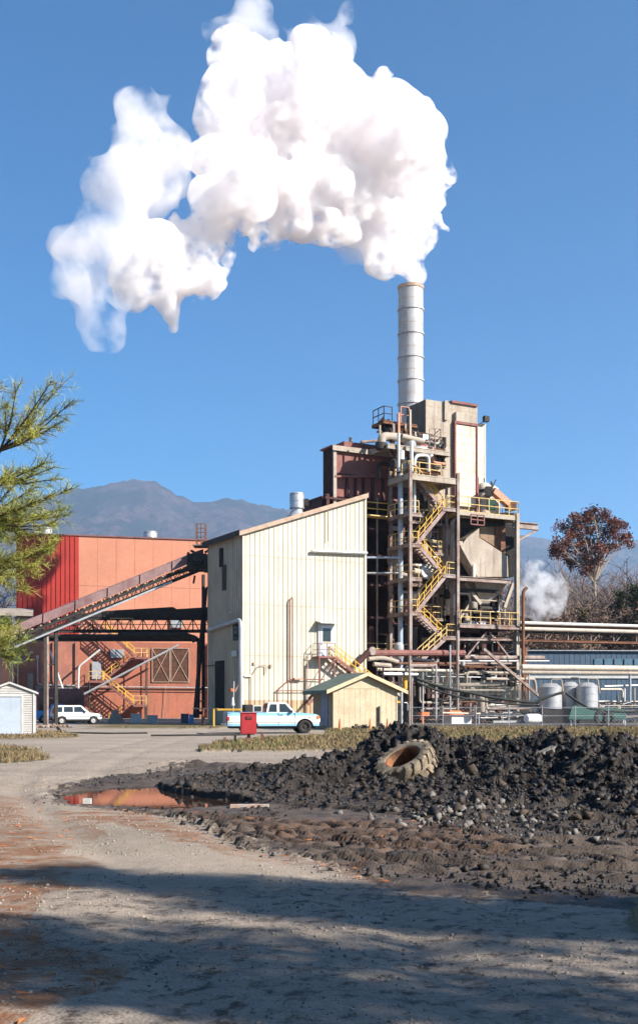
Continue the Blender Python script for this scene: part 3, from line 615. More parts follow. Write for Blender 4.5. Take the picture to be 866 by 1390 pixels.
q=MB(); q.box(RG.A(48,rb0-.1),rb0-.2,-.3,RG.A(103,rb0-.1),rb0-.003,RG.Z(0,0,931),RG); q.build('plinth',M['concrete'],RB)
q=MB()
for px,wd in ((104,.35),(72,.12),(283,.3)): a=RG.A(px,rb0-.1); q.box(a-wd/2,rb0-.3,0,a+wd/2,rb0-.003,zsp-.1,RG)
q.build('pilaster',M['salmon'],RB)
def rpipe(pts,r,m,off,name='wall_pipe',par=None): q=MB(); q.pipe([RG.Q(px,py,off) for px,py in pts],r); return q.build(name,m,par or RB,smooth=True)
rpipe([(96,932),(300,934)],.07,M['galv'],-.4); rpipe([(96,936),(300,938)],.05,M['black'],-.4)
rpipe([(106,948),(107,905),(122,893),(136,882)],.12,M['white'],-1.9)
rpipe([(51,893),(51,929),(60,930),(104,931)],.09,M['galv'],-.5); rpipe([(4,904),(28,898),(43,885)],.06,M['galv'],-.8)
rpipe([(68,884),(88,944)],.13,M['white'],-1.2); rpipe([(50,946),(92,946)],.1,M['trim'],-1.); rpipe([(225,930),(222,978)],.03,M['trim'],-.35)
q=MB(); a,z=RG.AZ(51,893,-.5); q.box(a-.15,-.7,z-.1,a+.15,-.3,z+.25,RG); a,z=RG.AZ(43,886,-.6); q.box(a-.2,-.8,z-.1,a+.2,-.3,z+.1,RG); q.build('wall_light',M['galv'],RB)
q=MB(); q.box(*(lambda A,B:(A[0],-1.2,0,B[0],-.36,A[1]))(RG.AZ(37.5,914,-1),RG.AZ(45,914,-1)),RG); q.build('concrete_pier',M['concrete'],RB)
# rusted hatch doors with X braces
for i,(x0,x1) in enumerate(((206.5,230),(232,256.5))):
    a0,z0=RG.AZ(x0,926,rb0-.1); a1,z1=RG.AZ(x1,880.5,rb0-.1)
    dd=MB().box(a0,rb0-.06,z0,a1,rb0-.004,z1,RG).build('hatch_door',M['rustdoor'],RB)
    if i: dd['label']='right rusted hatch door with crossed braces'
    else: dd['label']='left rusted hatch door with crossed braces'
    q=MB(); b=rb0-.1; wv=.09
    for A_,B2 in (((a0,z0),(a1,z0)),((a0,z1),(a1,z1)),((a0,z0),(a0,z1)),((a1,z0),(a1,z1)),((a0,z0),(a1,z1)),((a0,z1),(a1,z0))): q.beam(RG(A_[0],b,A_[1]),RG(B2[0],b,B2[1]),wv,.07)
    q.build('door_brace',M['trim'],dd)
a0,z0=RG.AZ(150,893,-.3); a1,z1=RG.AZ(168,882,-.3); MB().box(a0,-.5,z0,a1,rb0-.004,z1,RG).build('wall_cabinet',M['galv'],RB)
a0,z0=RG.AZ(232,852,-.3); a1,z1=RG.AZ(248,841,-.3); wf=MB().box(a0,-.25,z0,a1,rb0-.004,z1,RG).build('wall_louvre',M['galv'],RB)
# stairs on the salmon wall
rs=thing('fire_stair','zigzag maroon stair with yellow rails on the salmon wall','stair',RG(RG.A(170,-2),-2,0))
def RQ(px,py,b): return RG.Q(px,py,b)
bn=-2.5; bf=-1.2; wr=RG.B*.95
flight(rs,RQ(142,853,bn),RQ(183,891,bn),wr,M['oxide'],M['yellow'],w=.06)
flight(rs,RQ(140,924,bn),RQ(181,957,bn),wr,M['oxide'],M['yellow'],w=.06)
flight(rs,RQ(183,891,bf),RQ(141,924,bf),wr*.95,M['oxide'],M['yellow'],w=.06,rails=(0,))
flight(rs,RQ(182,957,bf),RQ(148,982,bf),wr*.95,M['oxide'],M['yellow'],w=.06,rails=(0,))
flight(rs,RQ(142,855,bf),RQ(112,832,bf),wr*.95,M['oxide'],M['yellow'],w=.06,rails=())
for (x0,x1,y) in ((183,201,892),(120.5,141,924),(181,199.5,957)):
    a0,z=RG.AZ(x0,y,bn); a1=RG.A(x1,bn); q=MB(); q.box(a0,bn,z-.26,a1,-.36,z-.0,RG); q.build('landing',M['oxide'],rs)
    q=MB(); e=[RG(a1,-.5,z),RG(a1,bn,z),RG(a0,bn,z)] if x1>170 else [RG(a1,bn,z),RG(a0,bn,z),RG(a0,-.5,z)]
    if x1>170: e=e
    rail(q,e,1.07,.8,.06); q.build('handrail',M['yellowf'],rs)
    q=MB(); ap=a1-.1 if x1>170 else a0+.1; q.beam(RG(ap,bn+.1,0),RG(ap,bn+.1,z-.26),.09); q.beam(RG(ap,-.6,0),RG(ap,-.6,z-.26),.09); q.build('support_post',M['black'],rs)
a0,z=RG.AZ(126,922,-.4); MB().box(a0-.1,-.34,z,a0+1.0,-.3+rb0+.1,z+2.1,RG).build('landing_door',M['galv'],rs)
# leaning pole across the wall
po=MB(); po.pipe([RQ(94,953,-3.6),RQ(243,875.5,-3.2)],.13,8); o=po.build('diagonal_pipe',M['galv'],None,smooth=True); tag(o,'long grey pipe slanting up across the salmon wall and its hatch doors','pipe')
# roof vents on the red building
vp=RQ(204,728,4); vent('roof_vent',V((vp.x,vp.y,rz(RG.A(204,4))-.6)),.85,2.1,'squat silver roof vent in the middle of the salmon building roof')
vp=RQ(64,725,4); vent('roof_vent',V((vp.x,vp.y,rz0-.6)),.6,2.1,'pale roof vent above the red corrugated wall beside the pine',m=M['white'])
vp=RQ(284,736,4)
# low annex strip at far left
q=MB(); aL=RG.A(-60,-3); q.hexa([RG(aL,-6,RG.Z(0,-6,836)),RG(2.,-6,RG.Z(0,-6,836)),RG(2.,-1,RG.Z(0,-1,829)),RG(aL,-1,RG.Z(0,-1,829)),RG(aL,-6,RG.Z(0,-6,833)),RG(2,-6,RG.Z(0,-6,833)),RG(2,-1,RG.Z(0,-1,826)),RG(aL,-1,RG.Z(0,-1,826))])
an=thing('annex_shed','low dark annex with a grey sheet roof left of the salmon wall','shed',RG(-4,-3,0))
q.build('roof',M['concrete'],an)
q=MB(); q.box(aL,-3,-.2,-.4,-2.8,RG.Z(0,-3,839),RG); q.build('wall',M['darkox'],an)
q=MB()
for px in (3,14,24): q.beam(RG(RG.A(px,-5.8),-5.8,0),RG(RG.A(px,-5.8),-5.8,RG.Z(0,-6,836)),.14)
q.build('post',M['black'],an)
# ================================================================== SLANTING CONVEYOR
cv=thing('slanting_conveyor','slanting conveyor with maroon cover and truss, rising from the pine to the cream building','conveyor',(-18,90,0))
def C(px,py,Y): return P(px,py,Y)
YA,YB=90.0,95.5
def cp(t,dy):                                   # along the conveyor, dy photo pixels below its cover top
    px=-30+(277+30)*t; py=(869+(745-869)*t)+dy; Yq=YA+(YB-YA)*t; return C(px,py,Yq)
W_=V((-.45,.9,0)).normalized()*1.5
segs=7
for i in range(segs):
    t0,t1=i/segs+.003,(i+1)/segs-.003; j=rnd.uniform(-.5,.5)
    A,B=cp(t0,0+j),cp(t1,0+j); a,b=cp(t0,13+j),cp(t1,12+j)
    q=MB(); q.hexa([a,b,b+W_,a+W_,A+V((0,.12,0)),B+V((0,.12,0)),B+W_,A+W_]); 
    c=q.build('cover_panel',M['cover'],cv)
q=MB()
for dy in (18,27):
    for o in (V((0,0,0)),W_): q.ibeam(cp(0,dy)+o,cp(1,dy)+o,.14,.24)
n=26
for i in range(n):
    t0,t1=i/n,(i+.5)/n
    for o in (V((0,0,0)),W_):
        q.beam(cp(t0,18)+o,cp(t1,27)+o,.07); q.beam(cp(t1,27)+o,cp((i+1)/n,18)+o,.07); q.beam(cp(t0,14)+o,cp(t0,18)+o,.09)
q.build('truss',M['black'],cv)
q=MB(); q.beam(cp(.12,31)-V((0,.3,0)),cp(.86,28)-V((0,.3,0)),.34,.14); q.build('walkway_edge',M['galv'],cv)
q=MB()
for i in range(n*1): c=cp((i+.3)/n,15.5); q.tube([c-V((0,.1,0)),c+W_+V((0,.1,0))],.09,6)
q.build('idler_roller',M['trim'],cv)
for px,m_,wd in ((60.5,'black',.22),(64.5,'rustc',.16),(76,'black',.28)):
    t=(px+30)/307; c=cp(t,27); q=MB(); q.ibeam(V((c.x,c.y,0)),c,wd,wd); q.build('support_post',M[m_],cv)
q=MB(); c1=cp((60.5+30)/307,27);c2=cp((76+30)/307,27)
for z in (2.2,5.): q.beam(V((c1.x,c1.y,z)),V((c2.x,c2.y,z)),.1)
q.build('cross_brace',M['black'],cv)
# drive head and caged ladder platform at the top
hd=P(272,745,95.5); q=MB()
for k in range(16): 
    a=V((rnd.uniform(-1.2,1.0),rnd.uniform(-.8,.8),rnd.uniform(-2.6,.4))); b=a+V((rnd.uniform(-.9,.9),rnd.uniform(-.6,.6),rnd.uniform(-.9,.9))); q.beam(hd+a,hd+b,rnd.uniform(.08,.2))
q.box(-1.1,-.7,-1.9,.6,.9,-.5,lambda a,b,z:hd+V((a,b,z))); q.build('drive_head',M['black'],cv)
q=MB(); q.box(-.6,-.8,-.32,1.6,1,-.22,lambda a,b,z:hd+V((a,b,z+.5))); q.build('head_platform',M['rustc'],cv)
q=MB(); b0=P(266.5,741,95.); b1=P(278.5,741,95.); tz=P(266,711,95.).z
for c in (b0,b1,b0+V((0,1,0)),b1+V((0,1,0)),b0.lerp(b1,.5)): q.beam(c,V((c.x,c.y,tz)),.06)
for k in range(6):
    z=b0.z+(tz-b0.z)*k/5
    for A_,B2 in ((b0,b1),(b0,b0+V((0,1,0))),(b1,b1+V((0,1,0)))): q.beam(V((A_.x,A_.y,z)),V((B2.x,B2.y,z)),.05)
q.build('ladder_cage',M['rust'],cv)
# ================================================================== HORIZONTAL PIPE BRIDGE
pb_=thing('pipe_bridge','sooty black pipe bridge running level in front of the salmon wall','pipe bridge',(-15,98,0))
TB=Fr((0-CX)/F*98,98,10.); b=0
def tq(px,py,b=0): return TB.Q(px,py,b)
q=MB(); a0=TB.A(100,0); a1=TB.A(284,0)
prof=[(88,838),(110,833),(150,829),(200,826),(235,824),(240,827),(270,825),(286,824)]
for (x0,y0),(x1,y1) in zip(prof[:-1],prof[1:]): q.hexa([tq(x0,839.5),tq(x1,839.5),tq(x1,839.5)+TB.B*2.2,tq(x0,839.5)+TB.B*2.2,tq(x0,y0),tq(x1,y1),tq(x1,y1)+TB.B*2.2,tq(x0,y0)+TB.B*2.2])
q.build('covered_belt',M['black'],pb_)
q=MB()
for bb in (0,2.2):
    for py in (840,857): q.ibeam(tq(20,py,bb),tq(284,py,bb),.18,.3)
    for px in range(24,284,17): q.beam(tq(px,840,bb),tq(px+8.5,857,bb),.08); q.beam(tq(px+8.5,857,bb),tq(px+17,840,bb),.08); q.beam(tq(px,840,bb),tq(px,857,bb),.08)
    q.beam(tq(20,848,bb),tq(284,848,bb),.06)
q.build('truss',M['black'],pb_)
q=MB(); q.pipe([tq(20,864,-.3),tq(262,864,-.3),tq(270.5,870,-.3),tq(268,975,-.3)],.2,10,4); q.build('sooty_pipe',M['black'],pb_,smooth=True)
q=MB(); q.pipe([tq(28,869,-.1),tq(262,869,-.1)],.14,8); q.pipe([tq(160,862,-.5),tq(252,861,-.5),tq(262,866,-.5),tq(264,872,-.5)],.2,8); q.build('sooty_pipe',M['black'],pb_,smooth=True)
q=MB(); q.ibeam(tq(264.5,975,0),tq(279,800,0),.3,.3); q.ibeam(tq(276,985,1.5),tq(276,780,1.5),.22,.3); q.beam(tq(266,945),tq(276,930,1.5),.08); q.beam(tq(266,952),tq(277,952,1.5),.12); q.beam(tq(265,968),tq(277,968,1.5),.25,.3); q.build('leg',M['black'],pb_)
q=MB(); q.pipe([tq(284,797,0),tq(279,800,0),tq(277,826,0)],.14); q.build('curved_vent_pipe',M['black'],pb_,smooth=True)
q=MB(); rail(q,[tq(150,853,-.6),tq(180,853,-.6)],.9,1,.05); q.build('yellow_rail',M['yellowf'],pb_)
# ================================================================== PROCESS PLANT (frame G)
def col_ib(par,px,b,py0,py1,w,m,name='column'):
    a=LA(px,b); z1=LZ(a,b,py1); z0=max(-.2,LZ(a,b,py0)); return MB().ibeam(G(a,b,z0),G(a,b,z1),w,w).build(name,m,par)
def slab(par,a0,a1,b0,b1,z,m,name='platform',t=.26,edge=True):
    q=MB(); q.box(a0+.02,b0+.02,z-.05,a1-.02,b1-.02,z,G)
    if edge:
        for A_,B2 in (((a0,b0),(a1,b0)),((a0,b1),(a1,b1)),((a0,b0),(a0,b1)),((a1,b0),(a1,b1))): q.ibeam(G(*A_,z-t/2-.06),G(*B2,z-t/2-.06),.12,t)
    return q.build(name,m,par)
def clutter(par,a0,a1,b0,b1,z0,z1,n,mats,seed,rr=(.05,.16)):
    R_=random.Random(seed)
    for i in range(n):
        a=R_.uniform(a0,a1); b=R_.uniform(b0,b1); z=R_.uniform(z0,z1); r=R_.uniform(*rr); m=M[R_.choice(mats)]; k=R_.random(); q=MB()
        la=R_.uniform(.25,.8)*(a1-a0); a2=min(a1,a+la); 
        if k<.42:
            zz=min(z1,max(z0,z+R_.choice((-1,1))*R_.uniform(.5,2.2))); q.pipe([G(a,b,zz),G(a,b,z),G(a2,b,z)]+([G(a2,b,min(z1,max(z0,z+R_.choice((-1,1))*R_.uniform(.5,2.))))] if R_.random()<.6 else []),r,8); nm='pipe'
            q.build(nm,m,par,smooth=True)
        elif k<.60:
            q.ibeam(G(a,b,z),G(a2,b,z),r*1.5,r*2); q.build('steel_beam',m,par)
        elif k<.72:
            q.beam(G(a,b,z),G(min(a1,a+R_.uniform(.8,2)),b,max(z0,min(z1,z+R_.uniform(-2,2)))),r); q.build('brace',m,par)
        elif k<.88:
            zt_=min(z1,z+R_.uniform(.8,2.5)); q.pipe([G(a,b,z),G(a,b,zt_),G(a,min(b1,b+1),zt_)],r*.8,8); q.build('riser_pipe',m,par,smooth=True)
            q=MB(); q.lathe([(0,-.1),(r*2.2,-.08),(r*2.2,.02),(0,.04)],G(a,b,(z+zt_)/2),n=12); q.build('valve_flange',m,par)
        else:
            h=R_.uniform(.5,1.3); q.lathe([(0,0),(r*3,.0),(r*3.4,.1),(r*3.4,h),(r*2,h+r*1.6),(0,h+r*2)],G(a,b,z),n=14); q.build('small_vessel',m,par,smooth=True)
# ------------------------------------------------------------------ smokestack
sa,sz=AZ(557.5,389,12); sr=.5*34/F*(G(sa,12,0).y)
sk=thing('smokestack','tall grey banded steel smokestack pouring white steam','smokestack',G(sa,12,0)); c=G(sa,12,0)
q=MB(); q.lathe([(sr,0),(sr,sz-.02),(sr*1.03,sz),(sr*.93,sz),(sr*.93,sz-3)],c,n=40); q.build('shell',M['stack'],sk,smooth=True)
for py in (421,454,486,517,549,580):
    z=LZ(sa,12,py); q=MB(); q.lathe([(sr,z-.13),(sr*1.07,z-.1),(sr*1.07,z+.1),(sr,z+.13)],c,n=40); q.build('stiffener_band',M['stack'],sk)
    q=MB(); q.lathe([(sr*1.004,z+.9),(sr*1.012,z+.92),(sr*1.004,z+.95)],c,n=40); q.build('weld_seam',M['trim'],sk)
q=MB(); q.lathe([(sr*1.0,sz-.35),(sr*1.05,sz-.3),(sr*1.05,sz),(sr*.9,sz)],c,n=40); q.build('rim_band',M['trim'],sk)
# ------------------------------------------------------------------ boiler house
aB0=LA(453,8); zB1=LZ(aB0,8,607); zB0=LZ(aB0,8,672); aB1=LA(556,8)
bh=thing('boiler_house','oxide red boiler house with dark open floors added for shade behind the cream building','building',G(aB0,8,0))
zl2=LZ(aB0,8,641)
q=MB(); q.box(aB0,8,zl2,aB1,8.2,zB1,G); q.build('upper_wall',M['oxide'],bh)
q=MB(); q.box(aB0,8.35,zB0,aB1,8.5,zl2-.01,G); q.build('recessed_wall',mat('oxide_lit_panel',(.26,.105,.09),(.21,.08,.07),1,.8,streak=(.10,.05,.04),samt=.5),bh)
q=MB(); q.hexa([G(aB0,7.75,zl2-.5),G(aB1,7.75,zl2+.35),G(aB1,8.2,zl2+.35),G(aB0,8.2,zl2-.5),G(aB0,7.75,zl2-.32),G(aB1,7.75,zl2+.53),G(aB1,8.2,zl2+.53),G(aB0,8.2,zl2-.32)]); q.build('ledge',M['oxide'],bh)
for px in (470.5,482,492.5,505,519,530): a=LA(px,8.3); MB().box(a-.1,8.1,zB0,a+.1,8.34,zl2-.1,G).build('mullion',M['darkox'],bh)
bdep=8+2.0
q=MB(); q.box(aB0-.02,8.02,zB0-2,aB0+.13,bdep,zB1,G); 
for k in range(5): b=8.2+k*.38; q.box(aB0-.1,b,zB0-2,aB0-.02,b+.07,zB1,G)
q.build('side_wall',M['darkox'],bh)
q=MB(); q.box(aB0-.35,7.7,zB1+.003,aB1,bdep,zB1+.16,G); q.box(aB0+1.2,8.2,zB1+.163,aB1,bdep,zB1+.75,G); q.build('roof',M['oxide'],bh)
q=MB(); q.box(aB0-.30,7.62,zB1-.35,aB1-.4,7.695,zB1+.10,G); q.build('roof_fascia',M['tan'],bh)
q=MB(); q.box(aB0-.12,7.8,0,aB0+.2,8.0,zB1-.36,G); q.build('corner_post',M['tan'],bh)
q=MB(); q.tube([Q(476,606,9),Q(476,594,9)],.16,8); q.build('roof_pipe',M['tan'],bh)
q=MB(); q.pipe([Q(490,600,9.5),Q(513,598,9.5),Q(520,604,9.5)],.14); q.build('roof_pipe',M['rustc'],bh,smooth=True)
# open floors added to keep the lower front in shade: back wall, side walls, slabs
aE=LA(640,13); zlev=[LZ(aB0,8,py) for py in (676,712,749,790,835,880,925)]
q=MB(); q.box(aB0+3.2,13,0,aE,13.2,zB1-.5,G); q.build('shade_back_wall',M['darkox'],bh)
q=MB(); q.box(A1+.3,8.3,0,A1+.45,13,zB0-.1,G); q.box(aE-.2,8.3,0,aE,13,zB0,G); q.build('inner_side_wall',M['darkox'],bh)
for z in zlev: q=MB(); q.box(A1+.3,7.6,z-.2,aE,13,z,G); q.build('shade_floor_slab',M['darkox'],bh)
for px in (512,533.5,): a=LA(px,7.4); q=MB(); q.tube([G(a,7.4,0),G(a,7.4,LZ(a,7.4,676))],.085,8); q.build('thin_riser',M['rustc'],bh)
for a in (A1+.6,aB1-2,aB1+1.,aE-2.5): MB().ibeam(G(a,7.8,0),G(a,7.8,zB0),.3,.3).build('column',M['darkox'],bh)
rs_=random.Random(11)
for z in zlev[:-1]:
    for k in range(5):
        a=rs_.uniform(A1+.7,aE-2); h=rs_.uniform(.8,2.0); r=rs_.uniform(.25,.7); q=MB(); q.lathe([(0,0),(r,.0),(r,h),(r*.6,h+.3),(0,h+.35)],G(a,rs_.uniform(8.6,10.5),z),n=12); q.build('process_vessel',M[rs_.choice(['oxide','tan','darkox','rustc'])],bh,smooth=True)
# yellow walkway balcony beside the cream wall
q=MB(); a0,z0=AZ(494,698,6.6); a1=LA(534,6.6); q.box(a0,6.4,z0-.1,a1,7.6,z0,G); q.build('balcony',M['yellowf'],bh)
q=MB(); rail(q,[G(a0,6.5,z0),G(a1,6.5,z0),G(a1,7.6,z0)],1.15,2.5,.07); q.build('balcony_rail',M['yellow'],bh)
for (py,mm,r) in ((757,'bluepipe',.1),(778,'silver',.085)): q=MB(); q.tube([Q(490,py,6.2),Q(545,py,4.6)],r,8); q.build('light_pipe',M[mm],bh)
q=MB(); a0,z0=AZ(497,888,6.5); a1=LA(556,6.5); rail(q,[G(a0,6.5,z0),G(a1,6.5,z0)],1.,1.2,.05); q.build('lower_rail',M['yellowf'],bh)
# ------------------------------------------------------------------ precipitator tower
pr=thing('filter_tower','tall stained tan sheet metal box tower in front of the smokestack','tower',G(LA(578,6),6,LZ(LA(578,6),6,692)))
a0,z1=AZ(578,541.5,6); a1=LA(648,6); z0=LZ(a0,6,692)
q=MB(); q.box(a0,6,z0,a1,9.3,z1,G)
q.build('main_box',M['tan'],pr)
q=MB()
for k in range(9): z=z0+(z1-z0)*(k+.5)/9; q.box(a0-.012,5.985,z-.02,a1+.01,6,z+.02,G)
for k in range(6): a=a0+(a1-a0)*k/6; q.box(a-.02,5.98,z0,a+.02,6,z1,G)
q.build('sheet_seam',M['trim'],pr)
q=MB(); q.box(a0-.03,6.05,z0,a0-.004,9.3,z1-.05,G); q.build('dark_side_panel',mat('dark_sheet_side',(.13,.115,.10),(.10,.09,.08),1,.85,streak=(.05,.045,.04)),pr)  # left face in a darker sheet than the tan front
pa0=LA(618.5,5.7); pa1=LA(646,5.7); pz1=LZ(pa0,5.7,576); pz0=LZ(pa0,5.7,686)
q=MB(); q.box(pa0,5.7,pz0,pa1,5.975,pz1,G); q.build('pale_panel',M['tan2'],pr)
q=MB()
for k in range(1,9): z=pz0+(pz1-pz0)*k/9; q.box(pa0+.05,5.69,z-.012,pa1-.05,5.7,z+.012,G)
q.build('panel_seam',M['tan'],pr)
q=MB(); q.box(pa0-.16,5.6,pz0,pa0-.003,5.97,pz1+.35,G); q.box(pa1+.003,5.6,pz0,pa1+.16,5.97,pz1+.35,G); q.box(pa0-.155,5.62,pz1+.1,pa1+.155,5.97,pz1+.32,G); q.build('red_frame',M['oxide'],pr)
q=MB(); q.box(pa0+.0,5.6,pz1+.33,pa1+.1,5.97,pz1+1.2,G); q.build('hood',M['tan'],pr)
q=MB(); q.box(LA(612,6),5.8,z1+.003,LA(647,6),9.2,z1+.22,G); q.build('roof_cap',M['oxide'],pr)
q=MB(); q.box(LA(603.5,5.8),5.75,LZ(a0,5.8,566),LA(607.5,5.8),5.97,z1+.1,G); q.build('strip_duct',M['tan'],pr)
b0_,bz1=AZ(648,574,6.8); b1_=LA(659,6.8); q=MB(); q.box(a1+.005,6.8,z0,b1_,9.0,bz1,G); q.build('side_box',M['tan2'],pr)
q=MB(); q.box(b1_-.12,6.76,z0,b1_+.0,6.797,bz1,G); q.build('edge_trim',M['white'],pr)
a_,z_=AZ(660,569,6.4); q=MB(); q.box(a_-.3,6.2,z_-.25,a_+.25,6.6,z_+.3,G); q.beam(G(a_-.1,6.6,z_-.2),G(a_-.5,7,z_-.4),.06); q.build('floodlight',M['black'],pr)
q=MB(); q.box(LA(646,5.9),5.8,z0,LA(649,5.9),5.98,LZ(a0,6,640),G); q.build('red_strip',M['oxide'],pr)
# ------------------------------------------------------------------ stair tower
tw=thing('stair_tower','open steel stair tower with zigzag flights and yellow handrails','stair tower',G(LA(558,3),3,0))
aL=LA(556.5,3); aR=LA(621,3)
col_ib(tw,556.5,3,990,628,.30,M['rustc']); col_ib(tw,621,3,990,642,.28,M['rustc']); 
for a,b,pt in ((aL,6.3,640),(aR,6.3,660),(LA(587,6.3),6.3,650)): MB().ibeam(G(a,b,0),G(a,b,LZ(a,b,pt)),.26,.26).build('column',M['rustc'],tw)
col_ib(tw,606,3.9,800,660,.2,M['rustc'])
q=MB(); q.tube([Q(543.5,985,5.0),Q(543.5,643,5.0)],.23,12); q.build('blue_grey_riser',M['bluepipe'],tw,smooth=True)
q=MB(); q.pipe([Q(613.5,930,3.6),Q(613.5,706,3.6),Q(620,701,3.6),Q(640,701,3.6)],.17,10); q.build('tan_riser',M['rustc'],tw,smooth=True)
q=MB(); q.tube([Q(562.5,700,4.5),Q(562.5,640,4.5)],.14,8); q.tube([Q(558.5,640,3.6),Q(558.5,600,3.6)],.17,8); q.build('white_riser',M['white'],tw,smooth=True)
for py,left,right in ((642,1,1),(695,1,0),(737,1,0),(783,1,0),(830,1,0)):
    z=LZ(aL,3,py)
    if py==642: slab(tw,aL-.2,aR+.1,3,6.4,z,M['tan'],t=.5)
    else: slab(tw,aL-.15,aL+1.25,3,6.6,z,M['rustc'],t=.3); slab(tw,aL+1.3,aR-.1,5.2,6.6,z-.3,M['rustc'],t=.2)
    q=MB()
    if py==642: rail(q,[G(aL-.1,6.3,z),G(aL-.1,3.1,z),G(aL+3.4,3.1,z)],1.1,1.1,.06)
    else: rail(q,[G(aL-.1,6.5,z),G(aL-.1,3.1,z),G(aL+1.0,3.1,z)],1.1,1.1,.055)
    q.build('platform_rail',M['yellowf'],tw)
    if py!=642:
        q=MB(); rail(q,[G(aL+1.4,5.3,z-.3),G(aR-.2,5.3,z-.3)],1.1,1.1,.055); q.build('platform_rail',M['yellowf'],tw)
for py in (690,780,864):
    z=LZ(aR,3,py); slab(tw,LA(601,3),aR-.05,3,6.5,z,M['rustc'],t=.3)
    q=MB(); rail(q,[G(LA(607,3),3.1,z),G(aR-.2,3.1,z),G(aR-.2,6,z)],1.1,1.1,.055); q.build('platform_rail',M['yellowf'],tw)
def FQ(px,py,b): return Q(px,py,b)
wf=B_*.85
ms_=mat('lilac_grey_stringer',(.33,.26,.24),(.25,.16,.14),1,.8,streak=(.15,.08,.06))
for p0,p1,b,mr in (((564,646),(600,688),4.1,'yellow'),((604,692),(567,737),3.05,'yellow'),((567,739),(602,780),4.1,'yellow'),((604,783),(566,830),3.05,'yellow'),((567,832),(601,865),4.1,'yellow'),((606,866),(573,896),3.05,'yellowf')):
    flight(tw,FQ(*p0,b),FQ(*p1,b),wf,ms_,M[mr],w=.06,str_h=.34)
# cross bracing / horizontals
q=MB()
for py in (712,805,850): q.beam(G(aL,6.3,LZ(aL,6.3,py)),G(aR,6.3,LZ(aR,6.3,py)),.14)
q.build('horizontal_beam',M['black'],tw)
# fan disc and vessels behind stairs
fc=Q(579,776,4.9); q=MB(); q.lathe([(0,0),(.25,0),(.3,.08),(.62,.08),(.68,.02),(.68,-.25),(0,-.25)],fc,-B_,22); q.build('round_fan_cover',M['silver'],tw,smooth=True)
q=MB(); q.pipe([fc+B_*.3+U*(-1.2),fc+B_*.2,fc+U*.9],.3,10); q.build('fan_duct',M['tan2'],tw,smooth=True)
pv=thing('pale_vessel','pale tan vertical vessel behind the right landings of the stair tower','vessel',Q(609,800,7.2))
a,z=AZ(608,835,7.2); zt2=LZ(a,7.2,712); q=MB(); q.lathe([(0,0),(.7,.0),(.85,.4),(.85,(zt2-z)*.45),(.7,(zt2-z)*.5),(.85,(zt2-z)*.55),(.85,zt2-z-.5),(.4,zt2-z),(0,zt2-z)],G(a,7.2,z),n=20); q.build('shell',M['tan2'],pv,smooth=True)
clutter(tw,aL+.5,aR-.4,5.3,7.4,LZ(aL,5,850),LZ(aL,5,650),78,['tan','rustc','rust','silver','tan2','black','oxide','white','black'],5,(.05,.2))
clutter(tw,A1+.8,aL+.2,6.7,7.4,1,LZ(aL,5,700),10,['darkox','oxide','rustc','black'],15,(.04,.09))
# ------------------------------------------------------------------ upper pipework
up=thing('upper_pipework','tangle of tan and rusty pipes on a high platform left of the filter tower','pipework',Q(550,605,5))
z=LZ(LA(520,5),5,604); slab(up,LA(520,5),LA(604,5),4.2,7,z,M['tan'],t=.4)
q=MB(); q.pipe([Q(517,609,5),Q(518,592,5),Q(545,594,5),Q(560,598,5)],.40,14,6); q.build('elbow_duct',M['tan'],up,smooth=True)
q=MB(); q.lathe([(.0,0),(.5,.0),(.55,.3),(.5,.6),(.0,.7)],Q(517,610,5),UP,18); q.build('duct_collar',M['black'],up,smooth=True)
q=MB(); q.pipe([Q(545,592,4.6),Q(575,599,4.6)],.26,12); q.build('tan_duct',M['tan'],up,smooth=True)
q=MB(); q.pipe([Q(541,640,4),Q(541,588,4)],.13); q.pipe([Q(545,624,4.3),Q(545,612,4.3)],.3,10); q.build('white_pipe',M['white'],up,smooth=True)
q=MB(); q.pipe([Q(562,632,4.2),Q(564,618,4.2),Q(582,618,4.2),Q(582,640,4.2)],.16,10); q.build('white_pipe',M['white'],up,smooth=True)
q=MB(); q.pipe([Q(560,612,4.6),Q(575,610,4.6),Q(584,620,4.6)],.4,12,6); q.build('grey_duct',M['galv'],up,smooth=True)
z2=LZ(LA(532,6),6,575); q=MB(); q.box(LA(530,6),6,z2-.7,LA(561,6),7.2,z2-.1,G); q.build('orange_rust_box',M['chute'],up)
slab(up,LA(517,6),LA(562,6),5.5,7.6,z2+.1,M['rust'],t=.25)
q=MB(); rail(q,[G(LA(518,6),7.5,z2+.1),G(LA(518,6),5.6,z2+.1),G(LA(529,6),5.6,z2+.1)],1.3,.9,.07); q.build('guard_rail',M['black'],up)
q=MB(); rail(q,[G(LA(541,6),5.6,z2+.1),G(LA(552,6),5.6,z2+.1)],1.5,.8,.07); q.build('guard_rail',M['chute'],up)
q=MB()
for k in range(12): 
    p=Q(520+rnd.uniform(0,14),566+rnd.uniform(0,18),6.3); q.beam(p,p+V((rnd.uniform(-.8,.8),0,rnd.uniform(-.8,.3))),rnd.uniform(.1,.3))
q.beam(Q(520,578,6),Q(534,596,6),.16); q.build('dark_machinery',M['black'],up)
for px,pyt,mm in ((541,560,'chute'),(556.5,556,'tan'),(534,575,'rustc'),(550,575,'rustc'),(566,585,'black'),(574,590,'rustc')): q=MB(); q.ibeam(Q(px,606,5.2),Q(px,pyt,5.2),.2,.2); q.build('post',M[mm],up)
q=MB(); rail(q,[Q(583,604,4.3),Q(598,604,4.3),G(LA(598,4.3),6,z)],1.5,.8,.06); q.beam(Q(582,602,4.3),Q(600,584,4.3),.06); q.build('guard_rail',M['rustc'],up)
